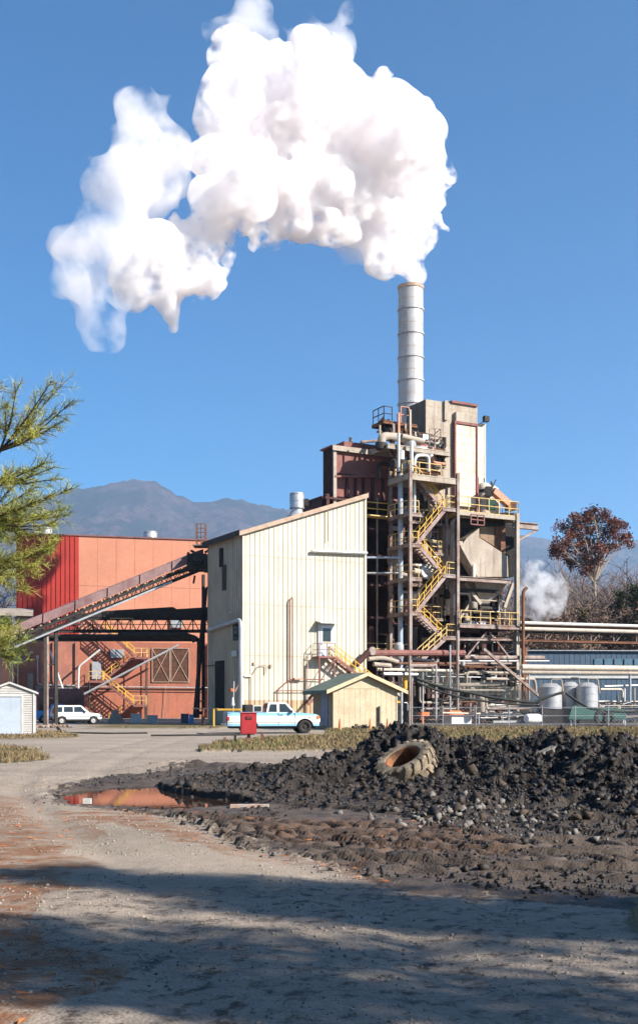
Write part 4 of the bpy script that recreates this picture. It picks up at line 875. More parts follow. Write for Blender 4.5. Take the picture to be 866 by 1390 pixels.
q=MB(); q.box(*[*(lambda A:(A[0],4.6,A[1]))(AZ(571,598,5)),*(lambda A:(A[0],5.2,A[1]))(AZ(578,591,5))],G); q.build('motor',M['galv'],up)
clutter(up,LA(524,5),LA(604,5),4.6,6.9,LZ(aL,5,648),LZ(aL,5,582),60,['tan','rustc','rust','silver','galv','black','black','chute'],8,(.05,.17))
q=MB(); q.tube([Q(515.5,600,5),Q(515.5,577,5)],.1,8); q.build('thin_vent',M['tan'],up)
q=MB(); rail(q,[Q(532,608,4.0),Q(532,655,4.0)],.01,9,.01); 
# brackets joining pipework down to the tower
for px in (536,600): MB().ibeam(Q(px,650,5.5),Q(px,604,5.5),.22,.22).build('post',M['rustc'],up)
# ------------------------------------------------------------------ silo platform structure on the right
sp_=thing('hopper_structure','steel frame carrying a tan hopper, decks and yellow rails right of the stair tower','structure',G(aR,3,0))
aC=LA(701.5,3)
MB().ibeam(G(aC,3,0),G(aC,3,LZ(aC,3,697)),.36,.4).build('column',M['tan'],sp_)
for a in (aR+.1,aC-.1,(aR+aC)/2): MB().ibeam(G(a,8,0),G(a,8,LZ(a,8,700)),.34,.34).build('column',M['darkox'],sp_)
z=LZ(aR,3,692.5); a_r=LA(704,3)
slab(sp_,aR+.1,a_r,2.9,8.2,z,M['yellowf'],t=.14,edge=False,name='deck'); q=MB(); q.box(aR+.1,2.92,z-.42,a_r,3.1,z-.06,G); q.box(a_r-.2,3.1,z-.42,a_r,8.2,z-.06,G); q.build('deck_beam',M['tan'],sp_)
q=MB(); rail(q,[G(aR+.1,3,z),G(a_r,3,z),G(a_r,8,z)],1.35,1.25,.06); q.build('deck_rail',M['yellowf'],sp_)
q=MB(); rail(q,[G(a_r,5,z-.1),G(a_r+1.2,5,z-.1)],1.1,1.2,.05); q.build('deck_rail',M['yellowf'],sp_)
zz=z-.55; q=MB(); q.ibeam(G(a_r-.6,3.2,zz-.25),G(LA(730,3.2),3.2,zz-.25),.4,.62); q.build('cantilever_beam',M['rustc'],sp_)
q=MB(); q.beam(G(LA(729,3.2),3.2,zz-.55),Q(702,734,3.2),.2); q.build('knee_brace',M['rustc'],sp_)
for py,b in ((700,4),(712,5),(705,7)): MB().ibeam(Q(623,py,b),Q(700,py,b),.25,.5).build('under_beam',M['black'],sp_)
q=MB(); A_=AZ(639,711.5,2.6); B2=AZ(657,700,2.6)
for zz_ in (A_[1],(A_[1]+B2[1])/2,B2[1]): q.beam(G(A_[0],2.6,zz_),G(B2[0],2.6,zz_),.1)
for a in (A_[0],(A_[0]+B2[0])/2,B2[0]): q.beam(G(a,2.6,A_[1]),G(a,2.6,B2[1]),.1)
q.build('red_lattice_frame',M['oxide'],sp_)
# hopper body
bH=4.0
def hp(pts,b,ext,m,name): return MB().prism([Q(px,py,b) for px,py in pts],B_*ext).build(name,m,sp_)
hp([(650.4,717),(650.4,729.7),(689,755),(690,783),(648,783),(625.4,742),(633.4,730.5)],bH,3.2,M['tan'],'transition_duct')
hp([(651.5,715),(671,715),(671,741.5),(651.5,729)],bH+.6,2,mat('brown_tan_sheet',(.24,.17,.11),(.18,.12,.08),1,.85,streak=(.1,.06,.04)),'brown_panel')
hp([(672.5,714),(686,714),(686,752),(672.5,743)],bH+.5,2,M['rust'],'rusty_panel')
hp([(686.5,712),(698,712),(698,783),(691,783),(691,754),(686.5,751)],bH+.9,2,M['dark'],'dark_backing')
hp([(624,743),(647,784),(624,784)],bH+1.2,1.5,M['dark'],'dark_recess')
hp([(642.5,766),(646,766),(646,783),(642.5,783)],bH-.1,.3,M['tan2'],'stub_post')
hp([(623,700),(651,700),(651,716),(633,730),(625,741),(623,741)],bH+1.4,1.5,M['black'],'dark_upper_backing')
z=LZ(aR,3,782); q=MB(); q.ibeam(G(aR+.2,3.05,z-.2),G(LA(693,3.05),3.05,z-.2),.3,.42); q.build('mid_beam',M['rustc'],sp_); slab(sp_,aR+.2,LA(693,3.1),3.3,8,z-.05,M['rustc'],t=.2)
q=MB(); q.beam(Q(622,738,3.4),Q(626,738,3.4),.5,.4); q.build('beam_stub',M['tan'],sp_)
# lower hopper
a0,z1=AZ(644,789,4); a1=LA(692,4); z0=LZ(a0,4,816); am=(a0+a1)/2
q=MB(); q.hexa([G(am-.7,5,z0),G(am+.5,5,z0),G(am+.5,6,z0),G(am-.7,6,z0),G(a0,4,z1),G(a1,4,z1),G(a1,7,z1),G(a0,7,z1)]); q.build('discharge_hopper',M['tan'],sp_)
q=MB(); q.box(am-.7,5,z0-1.6,am+.5,6,z0,G); q.build('hopper_outlet',M['black'],sp_)
q=MB(); q.beam(Q(630,792,4.5),Q(652,820,4.5),.3); q.beam(Q(696,792,4.5),Q(684,825,4.5),.3); q.beam(Q(624,840,5),Q(650,800,5),.2); q.build('diagonal_chute',M['tan'],sp_)
z=LZ(aR,3,846.5); a_r=LA(704.5,2.6); slab(sp_,aR,a_r,2.6,8,z,M['rustc'],t=.34,name='lower_deck')
q=MB(); rail(q,[G(aR+.1,2.65,z),G(a_r,2.65,z),G(a_r,7,z)],1.2,1.1,.055); q.build('lower_deck_rail',M['yellowf'],sp_)
clutter(sp_,aR+.3,aC-.3,4,7.5,LZ(aR,5,846),LZ(aR,5,790),26,['tan','black','rustc','black','galv','tan'],21,(.05,.18))
clutter(sp_,aR+.3,aC-.1,3.4,7.5,.6,LZ(aR,5,858),40,['tan','rustc','black','silver','galv','tan2','rust'],22,(.05,.16))
for p0,p1 in (((622,905),(660,858)),((701,905),(664,858)),((622,960),(700,915))): MB().beam(Q(*p0,3.3),Q(*p1,3.3),.14).build('brace',M['rustc'],sp_)
for py in (868,900,935): MB().ibeam(Q(622,py,3.2),Q(700,py,3.2),.18,.25).build('horizontal_beam',M['rustc'],sp_)
# back enclosure so the open frame stays dark behind
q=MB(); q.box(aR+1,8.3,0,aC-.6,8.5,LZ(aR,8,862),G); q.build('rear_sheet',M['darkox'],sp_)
# silos and chute standing on the deck
zD=LZ(aR,3,692.5)
for px,pyt,r,lab in ((657,656,.78,'left domed silo on the upper deck beside the pale tower panel'),(666.5,660,.85,'right domed silo on the upper deck with a dark band')):
    p=Q(px,690,6.2); zt3=LZ(LA(px,6.2),6.2,pyt); t=thing('domed_silo',lab,'silo',V((p.x,p.y,zD))); h=zt3-zD
    MB().lathe([(0,0),(r,0),(r,h-.6),(r*.85,h-.25),(r*.5,h),(0,h+.05)],V((p.x,p.y,zD)),n=22).build('shell',M['tan2'],t,smooth=True)
    MB().lathe([(r,h-1.0),(r*1.06,h-1.0),(r*1.06,h-.7),(r,h-.7)],V((p.x,p.y,zD)),n=22).build('band',M['black'],t)
    MB().tube([V((p.x,p.y,zD+h)),V((p.x,p.y,zD+h+.5))],.06,6).build('top_pipe',M['black'],t)
ch=thing('salmon_chute','faded salmon enclosed chute slanting down on the upper deck','chute',Q(694,690,4.6))
q=MB(); q.beam(Q(669,666,4.6),Q(692,686,4.6),.62,.62); q.build('duct',M['chute'],ch); q=MB(); q.box(-.5,-.4,-.35,.5,.4,.35,lambda a,b,z:Q(693,687.5,4.6)+V((a,b,z))); q.build('boot',M['rust'],ch)
q=MB(); q.beam(Q(664,672,4.6),Q(673,651,4.6),.08); q.beam(Q(668,672,4.6),Q(668,655,4.6),.08); q.box(-.3,-.3,-.4,.3,.3,.5,lambda a,b,z:Q(663,668,4.6)+V((a,b,z))); q.build('drive_motor',M['black'],ch)
dq=MB(); dq.box(-.35,-.3,0,.4,.3,1.0,lambda a,b,z:Q(666,692,4)+V((a,b,z))); o=dq.build('green_cabinet',M['net'],None); tag(o,'small dark green cabinet behind the upper deck rail','cabinet')
# ------------------------------------------------------------------ low pipe racks
lr=thing('pipe_rack','low rack of rusty and pale pipes behind the green-roofed shed','pipe rack',G(LA(560,0),0,0))
def gp(name,pts,b,r,mm,par=lr,n=10): q=MB(); q.pipe([Q(px,py,b) for px,py in pts],r,n); return q.build(name,M[mm],par,smooth=True)
gp('large_rust_pipe',[(504,887),(630,887)],.6,.29,'oxide'); q=MB(); q.lathe([(0,-.05),(.36,-.05),(.36,.12),(0,.12)],Q(505,884,.4),-B_,18); q.build('pipe_end_cap',M['rustc'],lr)
gp('sloping_pipe',[(483,903),(500,885)],-.6,.26,'darkox')
gp('pipe',[(520,901),(620,901)],.8,.12,'rust'); gp('pipe',[(512,909),(616,911)],.2,.14,'tan2'); gp('pipe',[(520,915),(566,916)],.4,.17,'galv'); gp('pipe',[(555,904),(592,904)],.0,.17,'rustc')
gp('pipe',[(556,894),(592,898),(592,904)],1.2,.12,'galv'); gp('pipe',[(500,895),(520,893),(540,899)],.5,.2,'tan'); gp('pipe',[(507,902),(530,904)],.1,.2,'tan')
gp('pipe',[(630,893),(738,893)],1.,.2,'rustc'); gp('pipe',[(620,897.5),(745,897.5)],.8,.07,'white'); gp('pipe',[(622,930.5),(676,929),(682,925)],.8,.19,'tan'); gp('pipe',[(660,922),(725,922),(727,930),(727,945)],.2,.14,'tan'); gp('pipe',[(700,928),(717,929),(718,950)],.6,.12,'tan2')
gp('pipe',[(610,905),(700,907)],1.8,.09,'rust'); gp('pipe',[(618,916),(700,915)],1.6,.07,'tan')
MB().beam(Q(656,881,-.2),Q(744,956,-.2),.24).build('long_diagonal_beam',M['rustc'],lr)
for px,py,mm,w_ in ((556,890,'rustc',.24),(574,913,'silver',.15),(592,903,'silver',.17),(611,876,'silver',.15),(559,920,'tan',.14),(545,940,'silver',.18),(621,860,'rustc',.26),(706,880,'tan',.14),(520,905,'black',.16),(718,905,'silver',.14)):
    a=LA(px,-.2); MB().tube([G(a,-.2,0),G(a,-.2,LZ(a,-.2,py))],w_/2,8).build('post',M[mm],lr)
MB().beam(Q(607,925,-.3),Q(592,985,-.3),.1).build('brace',M['black'],lr)
clutter(lr,LA(512,1),LA(556,1),.8,2.6,1.,LZ(LA(530,1),1,893),18,['tan','rustc','silver','yellow','galv','black'],31,(.05,.15))
clutter(lr,LA(560,1),LA(700,1),.8,2.8,.3,LZ(LA(600,1),1,900),62,['tan','rustc','silver','galv','black','rust','black','tan'],32,(.04,.12))
l2=thing('pipe_rack','low rack of thin pale pipes and valves behind the yard fence, below the blue wall','pipe rack',G(LA(780,-2),-2,0))
clutter(l2,LA(640,-3),LA(866,-3),-4.5,-1.5,.2,LZ(LA(700,-3),-3,953),84,['tan','silver','galv','black','tan2','rustc'],33,(.035,.1))
for px in (650,690,730,770,810,850): a=LA(px,-3.2); MB().tube([G(a,-3.2,0),G(a,-3.2,LZ(a,-3.2,962+rnd.uniform(-5,5)))],.06,8).build('post',M['silver'],l2)
gp('pipe',[(600,968),(870,975)],-3.3,.08,'tan2',l2); gp('pipe',[(640,962),(760,958),(790,965)],-3.0,.09,'tan',l2); gp('pipe',[(735,978),(900,972)],-3.6,.14,'silver',l2); gp('pipe',[(815,936),(845,936),(846,985)],-3.,.1,'tan2',l2); gp('pipe',[(820,932),(920,929)],-2.,.1,'silver',l2); gp('pipe',[(812,953),(920,954)],-2.,.12,'white',l2)
for px,py,mm,r in ((838,944,'tan',.09),(847,935,'silver',.17),(861,934,'tan',.1),(855,905,'bluepipe',.14)): a=LA(px,-2.5); MB().tube([G(a,-2.5,0),G(a,-2.5,LZ(a,-2.5,py))],r,8).build('post',M[mm],l2)
# bent vent pipe
bv=MB(); bv.pipe([Q(710,985,.5),Q(710,803,.5),Q(715,798,.5)],.16,10); o=bv.build('vent_pipe',M['rust'],None,smooth=True); tag(o,'tall thin rusty vent pipe bent at its top, right of the hopper frame','vent pipe')
# twin overhead pipes
for k,(py0,py1,r,mm,lab) in enumerate(((906,908,.25,'tan2','upper thick tan pipe crossing the blue wall'),(913,914.5,.17,'tan','lower thinner tan pipe crossing the blue wall'))):
    q=MB(); q.tube([P(708,py0,96),P(1000,py1+1,103)],r,12); o=q.build('overhead_pipe',M[mm],None,smooth=True); tag(o,lab,'pipe')
# long level conveyor
lc=thing('level_conveyor','long level truss conveyor with pale pipes, crossing in front of the woods','conveyor',P(780,850,106))
Ya,Yb=104.,114.; 
def lcp(px,py):                                  # px from 700 to 1050; heights stay level
    t=(px-706)/(1050-706); Yq=Ya+(Yb-Ya)*t; zz_=H+(HY-py)/F*Ya; return V(((px-CX)/F*Yq,Yq,zz_))
back=V((0,1.6,0))
for py,r,mm in ((845.5,.15,'white'),(853.5,.17,'tan2')): MB().tube([lcp(706,py),lcp(1050,py)],r,8).build('pipe',M[mm],lc,smooth=True)
q=MB()
for o in (V((0,.3,0)),back): q.ibeam(lcp(706,849)+o,lcp(1050,849)+o,.12,.25); q.ibeam(lcp(706,869)+o,lcp(1050,869)+o,.12,.22)
q.build('chord',M['rust'],lc)
q=MB()
for px in range(710,1050,31):
    for o in (V((0,.3,0)),back): q.beam(lcp(px,849)+o,lcp(px,869)+o,.09); q.beam(lcp(px+3,868)+o,lcp(px+18,849)+o,.07)
q.build('web_member',M['rustc'],lc)
q=MB()
q.box(0,0,0,0.01,.01,.01); q.hexa([lcp(706,858)+V((0,.5,0)),lcp(1050,858)+V((0,.5,0)),lcp(1050,858)+V((0,1.4,0)),lcp(706,858)+V((0,1.4,0)),lcp(706,853)+V((0,.5,0)),lcp(1050,853)+V((0,.5,0)),lcp(1050,853)+V((0,1.4,0)),lcp(706,853)+V((0,1.4,0))]); q.v=q.v[8:]; q.f=[tuple(i-8 for i in f) for f in q.f[6:]]; q.m=q.m[6:]; q.build('belt_tray',M['black'],lc)
for px in (716,960): p=lcp(px,869); q=MB(); q.ibeam(V((p.x,p.y+1,0)),p+V((0,1,0)),.25,.25); q.build('support_post',M['rust'],lc)
# blue wall building
bw=thing('blue_shed','long low faded blue metal shed beyond the silver tanks','shed',P(790,950,125))
BF=Fr(P(706,950,125).x,125,3.); zb=H+(HY-884)/F*125
q=MB(); ribwall(q,BF,0,45,0,0,lambda a:zb,pitch=.6,rw=.06,rd=.025); q.build('wall',M['bluewall'],bw)
q=MB(); q.box(-.3,-.3,zb+.01,45,14,zb+.12,BF); q.build('roof',M['galv'],bw)
q=MB(); q.box(0,-.12,H+(HY-921)/F*125,45,-.075,H+(HY-917.5)/F*125,BF); q.build('white_strip',M['white'],bw)
q=MB(); 
for k in range(9): q.box(8.5+k*1.15,-.1,H+(HY-903)/F*125,9.4+k*1.15,-.072,H+(HY-894)/F*125,BF)
q.build('window_strip',mat('blue_grey_glazing',(.11,.19,.25),(.09,.16,.22),1,.3),bw)
# silver tanks
for px,w_,py,lab in ((747,31,928,'left silver tank with a flat dome in the yard'),(773,26,926,'middle silver tank, half hidden between the two others'),(797,29,927,'right brightest silver tank in the yard')):
    Yt=97+(1.5 if px==773 else 0); r=w_/2/F*Yt; p=P(px,950,Yt); h=H+(HY-py)/F*Yt-.35-1.3
    t=thing('silver_tank',lab,'tank',V((p.x,p.y,0)),'silver tanks in the yard'); c=V((p.x,p.y,1.3))
    MB().box(-r*.9,-r*.9,-1.3,r*.9,r*.9,-.01,lambda a,b,z:c+V((a,b,z))).build('plinth',M['black'],t)
    MB().lathe([(r,0),(r,h-.02),(r*1.02,h),(r*.6,h+.32),(0,h+.42)],c,n=28).build('shell',M['silver'],t,smooth=True)
    q=MB()
    for k in (.33,.66,.97): q.lathe([(r,h*k),(r*1.02,h*k),(r*1.02,h*k+.07),(r,h*k+.07)],c,n=28)
    q.build('hoop_band',M['galv'],t)
    q=MB(); q.pipe([c+V((0,-r*.3,h+.3)),c+V((0,-r*.3,h+.7)),c+V((r*.9,-r*.3,h+.7)),c+V((r*1.05,-r*.5,h-.6))],.06); q.build('inlet_pipe',M['tan'],t,smooth=True)
# green sloped tarpaulin roof and hoses
q=MB(); q.hexa([P(772,977,88),P(850,977,88),P(850,964,93),P(777,959,93)]+[P(772,976.4,88),P(850,976.4,88),P(850,963.3,93),P(777,958.3,93)])
o=q.build('green_cover',M['net'],None); 
ct=thing('yard_canopy','low teal green sloping canopy in front of the right silver tank','canopy',P(810,985,90)); o.parent=ct; o.location=-ct.location; o.name='roof_sheet'
q=MB()
for px,Yq,py in ((775,88.3,977),(848,88.3,977),(779,92.8,960),(846,92.8,964)): p=P(px,py,Yq); q.beam(V((p.x,p.y,0)),p-V((0,0,.05)),.1)
q.build('post',M['galv'],ct)
def hose(pts,r,label):
    out=[]; 
    for (a,b) in zip(pts[:-1],pts[1:]):
        for k in range(12):
            t=k/12; x=a[0]+(b[0]-a[0])*t; y=a[1]+(b[1]-a[1])*t+4*t*(1-t)*a[2]; out.append(P(x,y,a[3]+(b[3]-a[3])*t))
    out.append(P(pts[-1][0],pts[-1][1],pts[-1][3])); o=MB().tube(out,r,7).build('hanging_hose',M['darknet'],None,smooth=True); tag(o,label,'hose')
hose([(566,921,3,86),(640,941,2,86),(725,954,-1,86),(765,940,0,86)],.11,'upper sagging dark hose draped across the pipe yard')
hose([(566,926,4,85.5),(650,951,2,85.5),(730,957,0,85.5)],.08,'lower sagging dark hose under the thicker one left of the tanks')
hose([(768,941,1,86),(800,962,2,86),(866,966,0,86),(930,960,0,86)],.10,'sagging dark hose hanging in front of the right silver tank')
# netting panel
nm=bpy.data.materials.new('grey_mesh_netting'); nm.use_nodes=True; N=nm.node_tree.nodes; K=nm.node_tree.links; bs=N['Principled BSDF']; bs.inputs['Base Color'].default_value=(.09,.095,.09,1); bs.inputs['Roughness'].default_value=.9; bs.inputs['Alpha'].default_value=.42
q=MB(); n=24
for i in range(n):
    x0=567+(728-567)*i/n; x1=567+(728-567)*(i+1)/n; f=lambda x:922+(x-567)/161*32+3*math.sin((x-567)/161*3.14); g_=lambda x:905+(x-567)/161*35+2*math.sin(x*.1)
    q.face([P(x0,f(x0)+10,86.2+.2*math.sin(i)),P(x1,f(x1)+10,86.2+.2*math.sin(i+1)),P(x1,g_(x1),86.2),P(x0,g_(x0),86.2)])
o=q.build('debris_netting',nm,None,fix=False); tag(o,'see-through grey netting drooping across the pipe yard behind the grass verge','netting')
# ================================================================== GREEN-ROOFED SHED
SF=Fr((452.5-CX)/F*72,72,24.); sA=SF.A(538.6,0); sB=SF.B4(425,0)
zw0=SF.Z(0,0,934.5); zap=SF.Z(SF.A(498,0),0,915.5); am=sA*.5
zw1=zw0-.03; gs=thing('garden_shed','small plywood shed with a green gable roof, orange cones in front','shed',SF(0,0,0))
q=MB(); q.prism([SF(0,0,-.1),SF(sA,0,-.1),SF(sA,0,zw1),SF(am,0,zap-.12),SF(0,0,zw0)],SF.B*.1)
q.build('gable_wall',M['ply'],gs)
q=MB()
for k in range(1,12): a=sA*k/12; q.box(a-.012,-.006,0,a+.012,-.001,zw0-.05,SF)
q.build('siding_groove',mat('groove',(.42,.33,.20),None,2,.9),gs)
q=MB(); q.box(0.02,-.03,SF.Z(0,0,935),sA-.02,-.002,SF.Z(0,0,935)+.07,SF); q.box(-.03,-.04,0,.07,-.002,zw0-.05,SF); q.box(sA-.07,-.04,0,sA+.03,-.002,zw1-.05,SF); q.build('trim_board',M['ply'],gs)
q=MB(); q.box(0,.102,-.1,.1,sB,zw0-.05,SF); q.box(.1,sB-.1,-.1,sA,sB,zw1,SF); q.box(sA-.1,.1,-.1,sA,sB-.1,zw1,SF); q.build('side_wall',mat('shed_side',(.30,.24,.16),(.24,.19,.13),1.2,.85),gs)
q=MB(); b0,b1=sB*.25,sB*.55; q.box(-.05,b0,.25,-.004,b1,zw0-.35,SF); q.build('side_door',mat('grey_blue_door',(.20,.25,.33),(.16,.2,.27),2,.6),gs)
ov=.62; sl=(zap-zw0)/am; rf=lambda a: zap-abs(a-am)*sl+.02
for nm,(x0,x1) in (('roof_slope',(-ov,am)),('roof_slope',(am,sA+ov))):
    q=MB(); q.hexa([SF(x0,-.35,rf(x0)),SF(x1,-.35,rf(x1)),SF(x1,sB+.3,rf(x1)),SF(x0,sB+.3,rf(x0)),SF(x0,-.35,rf(x0)+.09),SF(x1,-.35,rf(x1)+.09),SF(x1,sB+.3,rf(x1)+.09),SF(x0,sB+.3,rf(x0)+.09)]); q.build(nm,M['greenroof'],gs)
q=MB()
for x0,x1 in ((-ov-.02,am),(am,sA+ov+.02)): q.hexa([SF(x0,-.4,rf(x0)-.14),SF(x1,-.4,rf(x1)-.14),SF(x1,-.355,rf(x1)-.14),SF(x0,-.355,rf(x0)-.14),SF(x0,-.4,rf(x0)+.11),SF(x1,-.4,rf(x1)+.11),SF(x1,-.355,rf(x1)+.11),SF(x0,-.355,rf(x0)+.11)])
q.build('barge_board',mat('barge_tan',(.60,.47,.30),(.5,.39,.25),2,.8),gs)
q=MB(); q.box(-ov-.03,-.35,rf(-ov)-.17,-ov+.02,sB+.3,rf(-ov)+.06,SF); q.build('eave_board',M['greenroof'],gs)
a,z=SF.AZ(514,959,-.05); MB().box(a-.05,-.16,0,a+.06,-.08,z,SF).build('dark_post',M['black'],gs)
# cones
def cone(px,Y,lab,h=.62):
    p=P(px,957,Y); t=thing('traffic_cone',lab,'traffic cone',V((p.x,p.y,.06)),'faded orange cones in front of the green-roofed shed'); c=V((p.x,p.y,.08))
    MB().lathe([(.12,0),(.11,.06),(.035,h),(.0,h+.01)],c,n=16).build('cone_body',M['orangef'],t,smooth=True)
    MB().box(-.17,-.17,-.03,.17,.17,.02,lambda a,b,z:c+V((a,b,z))).build('base',M['orangef'],t); return t
cone(461.5,68,'left cone, brownest and standing clear in front of the shed corner',.72); cone(502.5,70,'middle cone beside the dark rock pile at the shed wall',.66); cone(526,71,'right cone, nearest the right corner of the shed',.68)
p=P(492,957,70.5); R2=np.random.default_rng(9); n=40
o=clods('rock_heap',p.x+R2.normal(0,.28,n),p.y+R2.normal(0,.15,n),R2.uniform(.05,.16,n),M['bark'],R2,.8); tag(o,'small brown heap of rocks against the shed wall','rock heap')
# ================================================================== WHITE GARAGE (left)
GF=Fr((46.5-CX)/F*57,57,13.); gw=5.4
gg=thing('small_garage','small pale sided garage with a blue grey door at the left edge','garage',GF(0,0,0)); ze=GF.Z(0,0,941); am2=-GF.A(13,0); zg=GF.Z(-am2,0,928.5)
q=MB(); q.prism([GF(-am2*2,0,-.1),GF(0,0,-.1),GF(0,0,ze),GF(-am2,0,zg),GF(-am2*2,0,ze)],GF.B*.1)
k=0; z=.15
while z<zg-.1:
    w0=0 if z<ze else (z-ze)/(zg-ze)*am2
    q.hexa([GF(-am2*2+w0,-.03,z-.09),GF(-w0,-.03,z-.09),GF(-w0,-.001,z-.09),GF(-am2*2+w0,-.001,z-.09),GF(-am2*2+w0,-.008,z),GF(-w0,-.008,z),GF(-w0,-.001,z),GF(-am2*2+w0,-.001,z)]); z+=.115
q.build('gable_wall',M['siding'],gg)
q=MB(); q.box(-.1,.101,-.1,0,4,ze,GF); q.box(-am2*2,.101,-.1,-am2*2+.1,4,ze,GF); q.box(-am2*2,3.9,-.1,0,4,ze,GF); q.build('side_wall',M['siding'],gg)
for x0,x1 in ((-am2*2-.12,-am2),(-am2,.12)):
    rg=lambda a: zg-abs(a+am2)*(zg-ze)/am2+.01
    q=MB(); q.hexa([GF(x0,-.12,rg(x0)),GF(x1,-.12,rg(x1)),GF(x1,4.1,rg(x1)),GF(x0,4.1,rg(x0))]+[GF(a,b,rg(a)+.1) for a,b in ((x0,-.12),(x1,-.12),(x1,4.1),(x0,4.1))]); q.build('roof_slope',M['white'],gg)
dx1=GF.A(29,0); q=MB(); q.box(dx1-2.7,-.05,.15,dx1,-.034,GF.Z(0,0,947),GF); q.build('roller_door',M['rolldoor'],gg)
q=MB(); zz=GF.Z(0,0,946); q.box(dx1+.001,-.07,0,dx1+.09,-.034,zz+.09,GF); q.box(dx1-2.8,-.07,zz+.001,dx1,-.034,zz+.09,GF); q.box(-.06,-.06,0,.02,-.034,ze,GF); q.build('door_trim',M['white'],gg)
q=MB(); q.box(dx1-3,-1.2,-.1,dx1+.1,-.08,.12,GF); q.build('concrete_sill',M['concrete'],gg)
# ================================================================== VEHICLES
def wheel(par,fr,a,b,r,w,rim='chrome'):
    c=fr(a,b,r); ax=-fr.B; t=MB().lathe([(r*.60,-w/2),(r*.9,-w/2),(r*.985,-w*.42),(r,-w*.3),(r,w*.3),(r*.985,w*.42),(r*.9,w/2),(r*.62,w*.5),(r*.60,w*.4)],c,ax,28).build('wheel',M['rubber'],par,smooth=True)
    MB().lathe([(0,w*.30),(r*.15,w*.34),(r*.18,w*.22),(r*.42,w*.12),(r*.5,w*.3),(r*.62,w*.46),(r*.62,-w*.4),(0,-w*.4)],c,ax,20).build('rim',M[rim],t,smooth=True)
def body(par,fr,xs,zb,zt,splits,Wd,mats,name='body',lean=.06,flare=0.0):
    """side sheets split into colour bands, with top and ends"""
    q=MB(); rows=[]
    for x in xs:
        lo,hi=zb(x),zt(x); zs=[lo]+[min(max(s,lo),hi) for s in splits]+[hi]; near=[];far=[]
        for z in zs:
            t=(z-.4)/.8; ins=lean*max(0,t-.55)**1.4*2+.03*max(0,.3-t)
            tap=.10*max(0,(x-xs[-1]+.5)/.5)**2+.05*max(0,(xs[0]+.3-x)/.3)**2
            near.append(fr(x,ins+tap,z)); far.append(fr(x,Wd-ins-tap,z))
        rows.append((near,far))
    nb=len(splits)+1
    for (n0,f0),(n1,f1) in zip(rows[:-1],rows[1:]):
        for k in range(nb):
            q.mi=k; 
            if (n0[k]-n0[k+1]).length+(n1[k]-n1[k+1]).length>1e-4:
                q.face([n0[k],n1[k],n1[k+1],n0[k+1]]); q.face([f1[k],f0[k],f0[k+1],f1[k+1]])
        q.mi=nb-1; q.face([n0[-1],n1[-1],f1[-1],f0[-1]]); q.mi=0; q.face([n0[0],f0[0],f1[0],n1[0]])
    for (n_,f_) in (rows[0],rows[-1]):
        for k in range(nb): q.mi=k; q.face([n_[k],n_[k+1],f_[k+1],f_[k]])
    return q.build(name,mats,par)
def arch(x,c,r,base,r0=0.0):
    d=abs(x-c); return max(base,r0+math.sqrt(max(0,r*r-d*d))) if d<r else base
def xsgen(a,b,n,cs,r): 
    s=set(np.linspace(a,b,n).round(3)); 
    for c in cs: s|=set((c+r*np.cos(np.linspace(0,math.pi,15))).round(3))
    return sorted(x for x in s if a<=x<=b)
def greenhouse(par,fr,low,top,zb_,zt_,Wd,m,name='cab',ins=.16):
    """low=(x0,x1) at the belt, top=(x0,x1) at the roof"""
    c=[fr(low[0],.06,zb_),fr(low[1],.06,zb_),fr(low[1],Wd-.06,zb_),fr(low[0],Wd-.06,zb_),fr(top[0],.06+ins,zt_),fr(top[1],.06+ins,zt_),fr(top[1],Wd-.06-ins,zt_),fr(top[0],Wd-.06-ins,zt_)]
    q=MB().hexa(c); e=[fr(top[0]+.12,.06+ins+.12,zt_+.05),fr(top[1]-.12,.06+ins+.12,zt_+.05),fr(top[1]-.12,Wd-.06-ins-.12,zt_+.05),fr(top[0]+.12,Wd-.06-ins-.12,zt_+.05)]
    q.hexa(c[4:]+e); return q.build(name,m,par)
def sidewin(par,fr,pts,zb_,zt_,m,Wd,ins=.16,name='side_window'):
    """polygon of (x,z) laid on the leaning side of the greenhouse, near and far side"""
    f=lambda z:.06+ins*(z-zb_)/(zt_-zb_)
    o=MB(); 
    o.prism([fr(x,f(z)-.012,z) for x,z in pts],fr.B*.011); return o.build(name,m,par)
tr=Fr((309-CX)/F*62.3,62.3,12.); W=1.95
pk=thing('pickup_truck','light blue and cream two-tone pickup truck parked before the cream building','pickup truck',tr(0,0,0))
fw,rw=4.45,1.25; rr_=.39
zbot=lambda x: max(arch(x,fw,.50,.44,.36),arch(x,rw,.50,.44,.36))
def ztop(x):
    if x<2.2: return 1.20
    if x<3.85: return 1.20
    if x<4.3: return 1.20+(x-3.85)*-.02
    return max(.75,1.19-.10*(x-4.3)-(max(0,x-5.1)/.25)**2*.18)
body(pk,tr,xsgen(0,5.35,40,(fw,rw),.5),zbot,ztop,[.58,.63,.66,1.02],W,[M['blue_paint'],M['cream_paint'],mat('trim_line',(.12,.13,.14),None,3,.4),M['cream_paint'],M['blue_paint']])
q=MB(); q.box(.08,.08,1.203,2.12,W-.08,1.206,tr); q.build('bed_liner',M['black'],pk)
q=MB()
for b in (.02,W-.1): q.box(0,b,1.202,2.16,b+.08,1.235,tr)
q.box(-.0,.1,1.202,.06,W-.1,1.235,tr); q.build('bed_rail',M['blue_paint'],pk)
q=MB(); q.box(-.05,.14,.62,-.003,W-.14,1.18,tr); q.build('tailgate',mat('tailgate_grey',(.30,.29,.27),(.24,.23,.22),3,.5),pk)
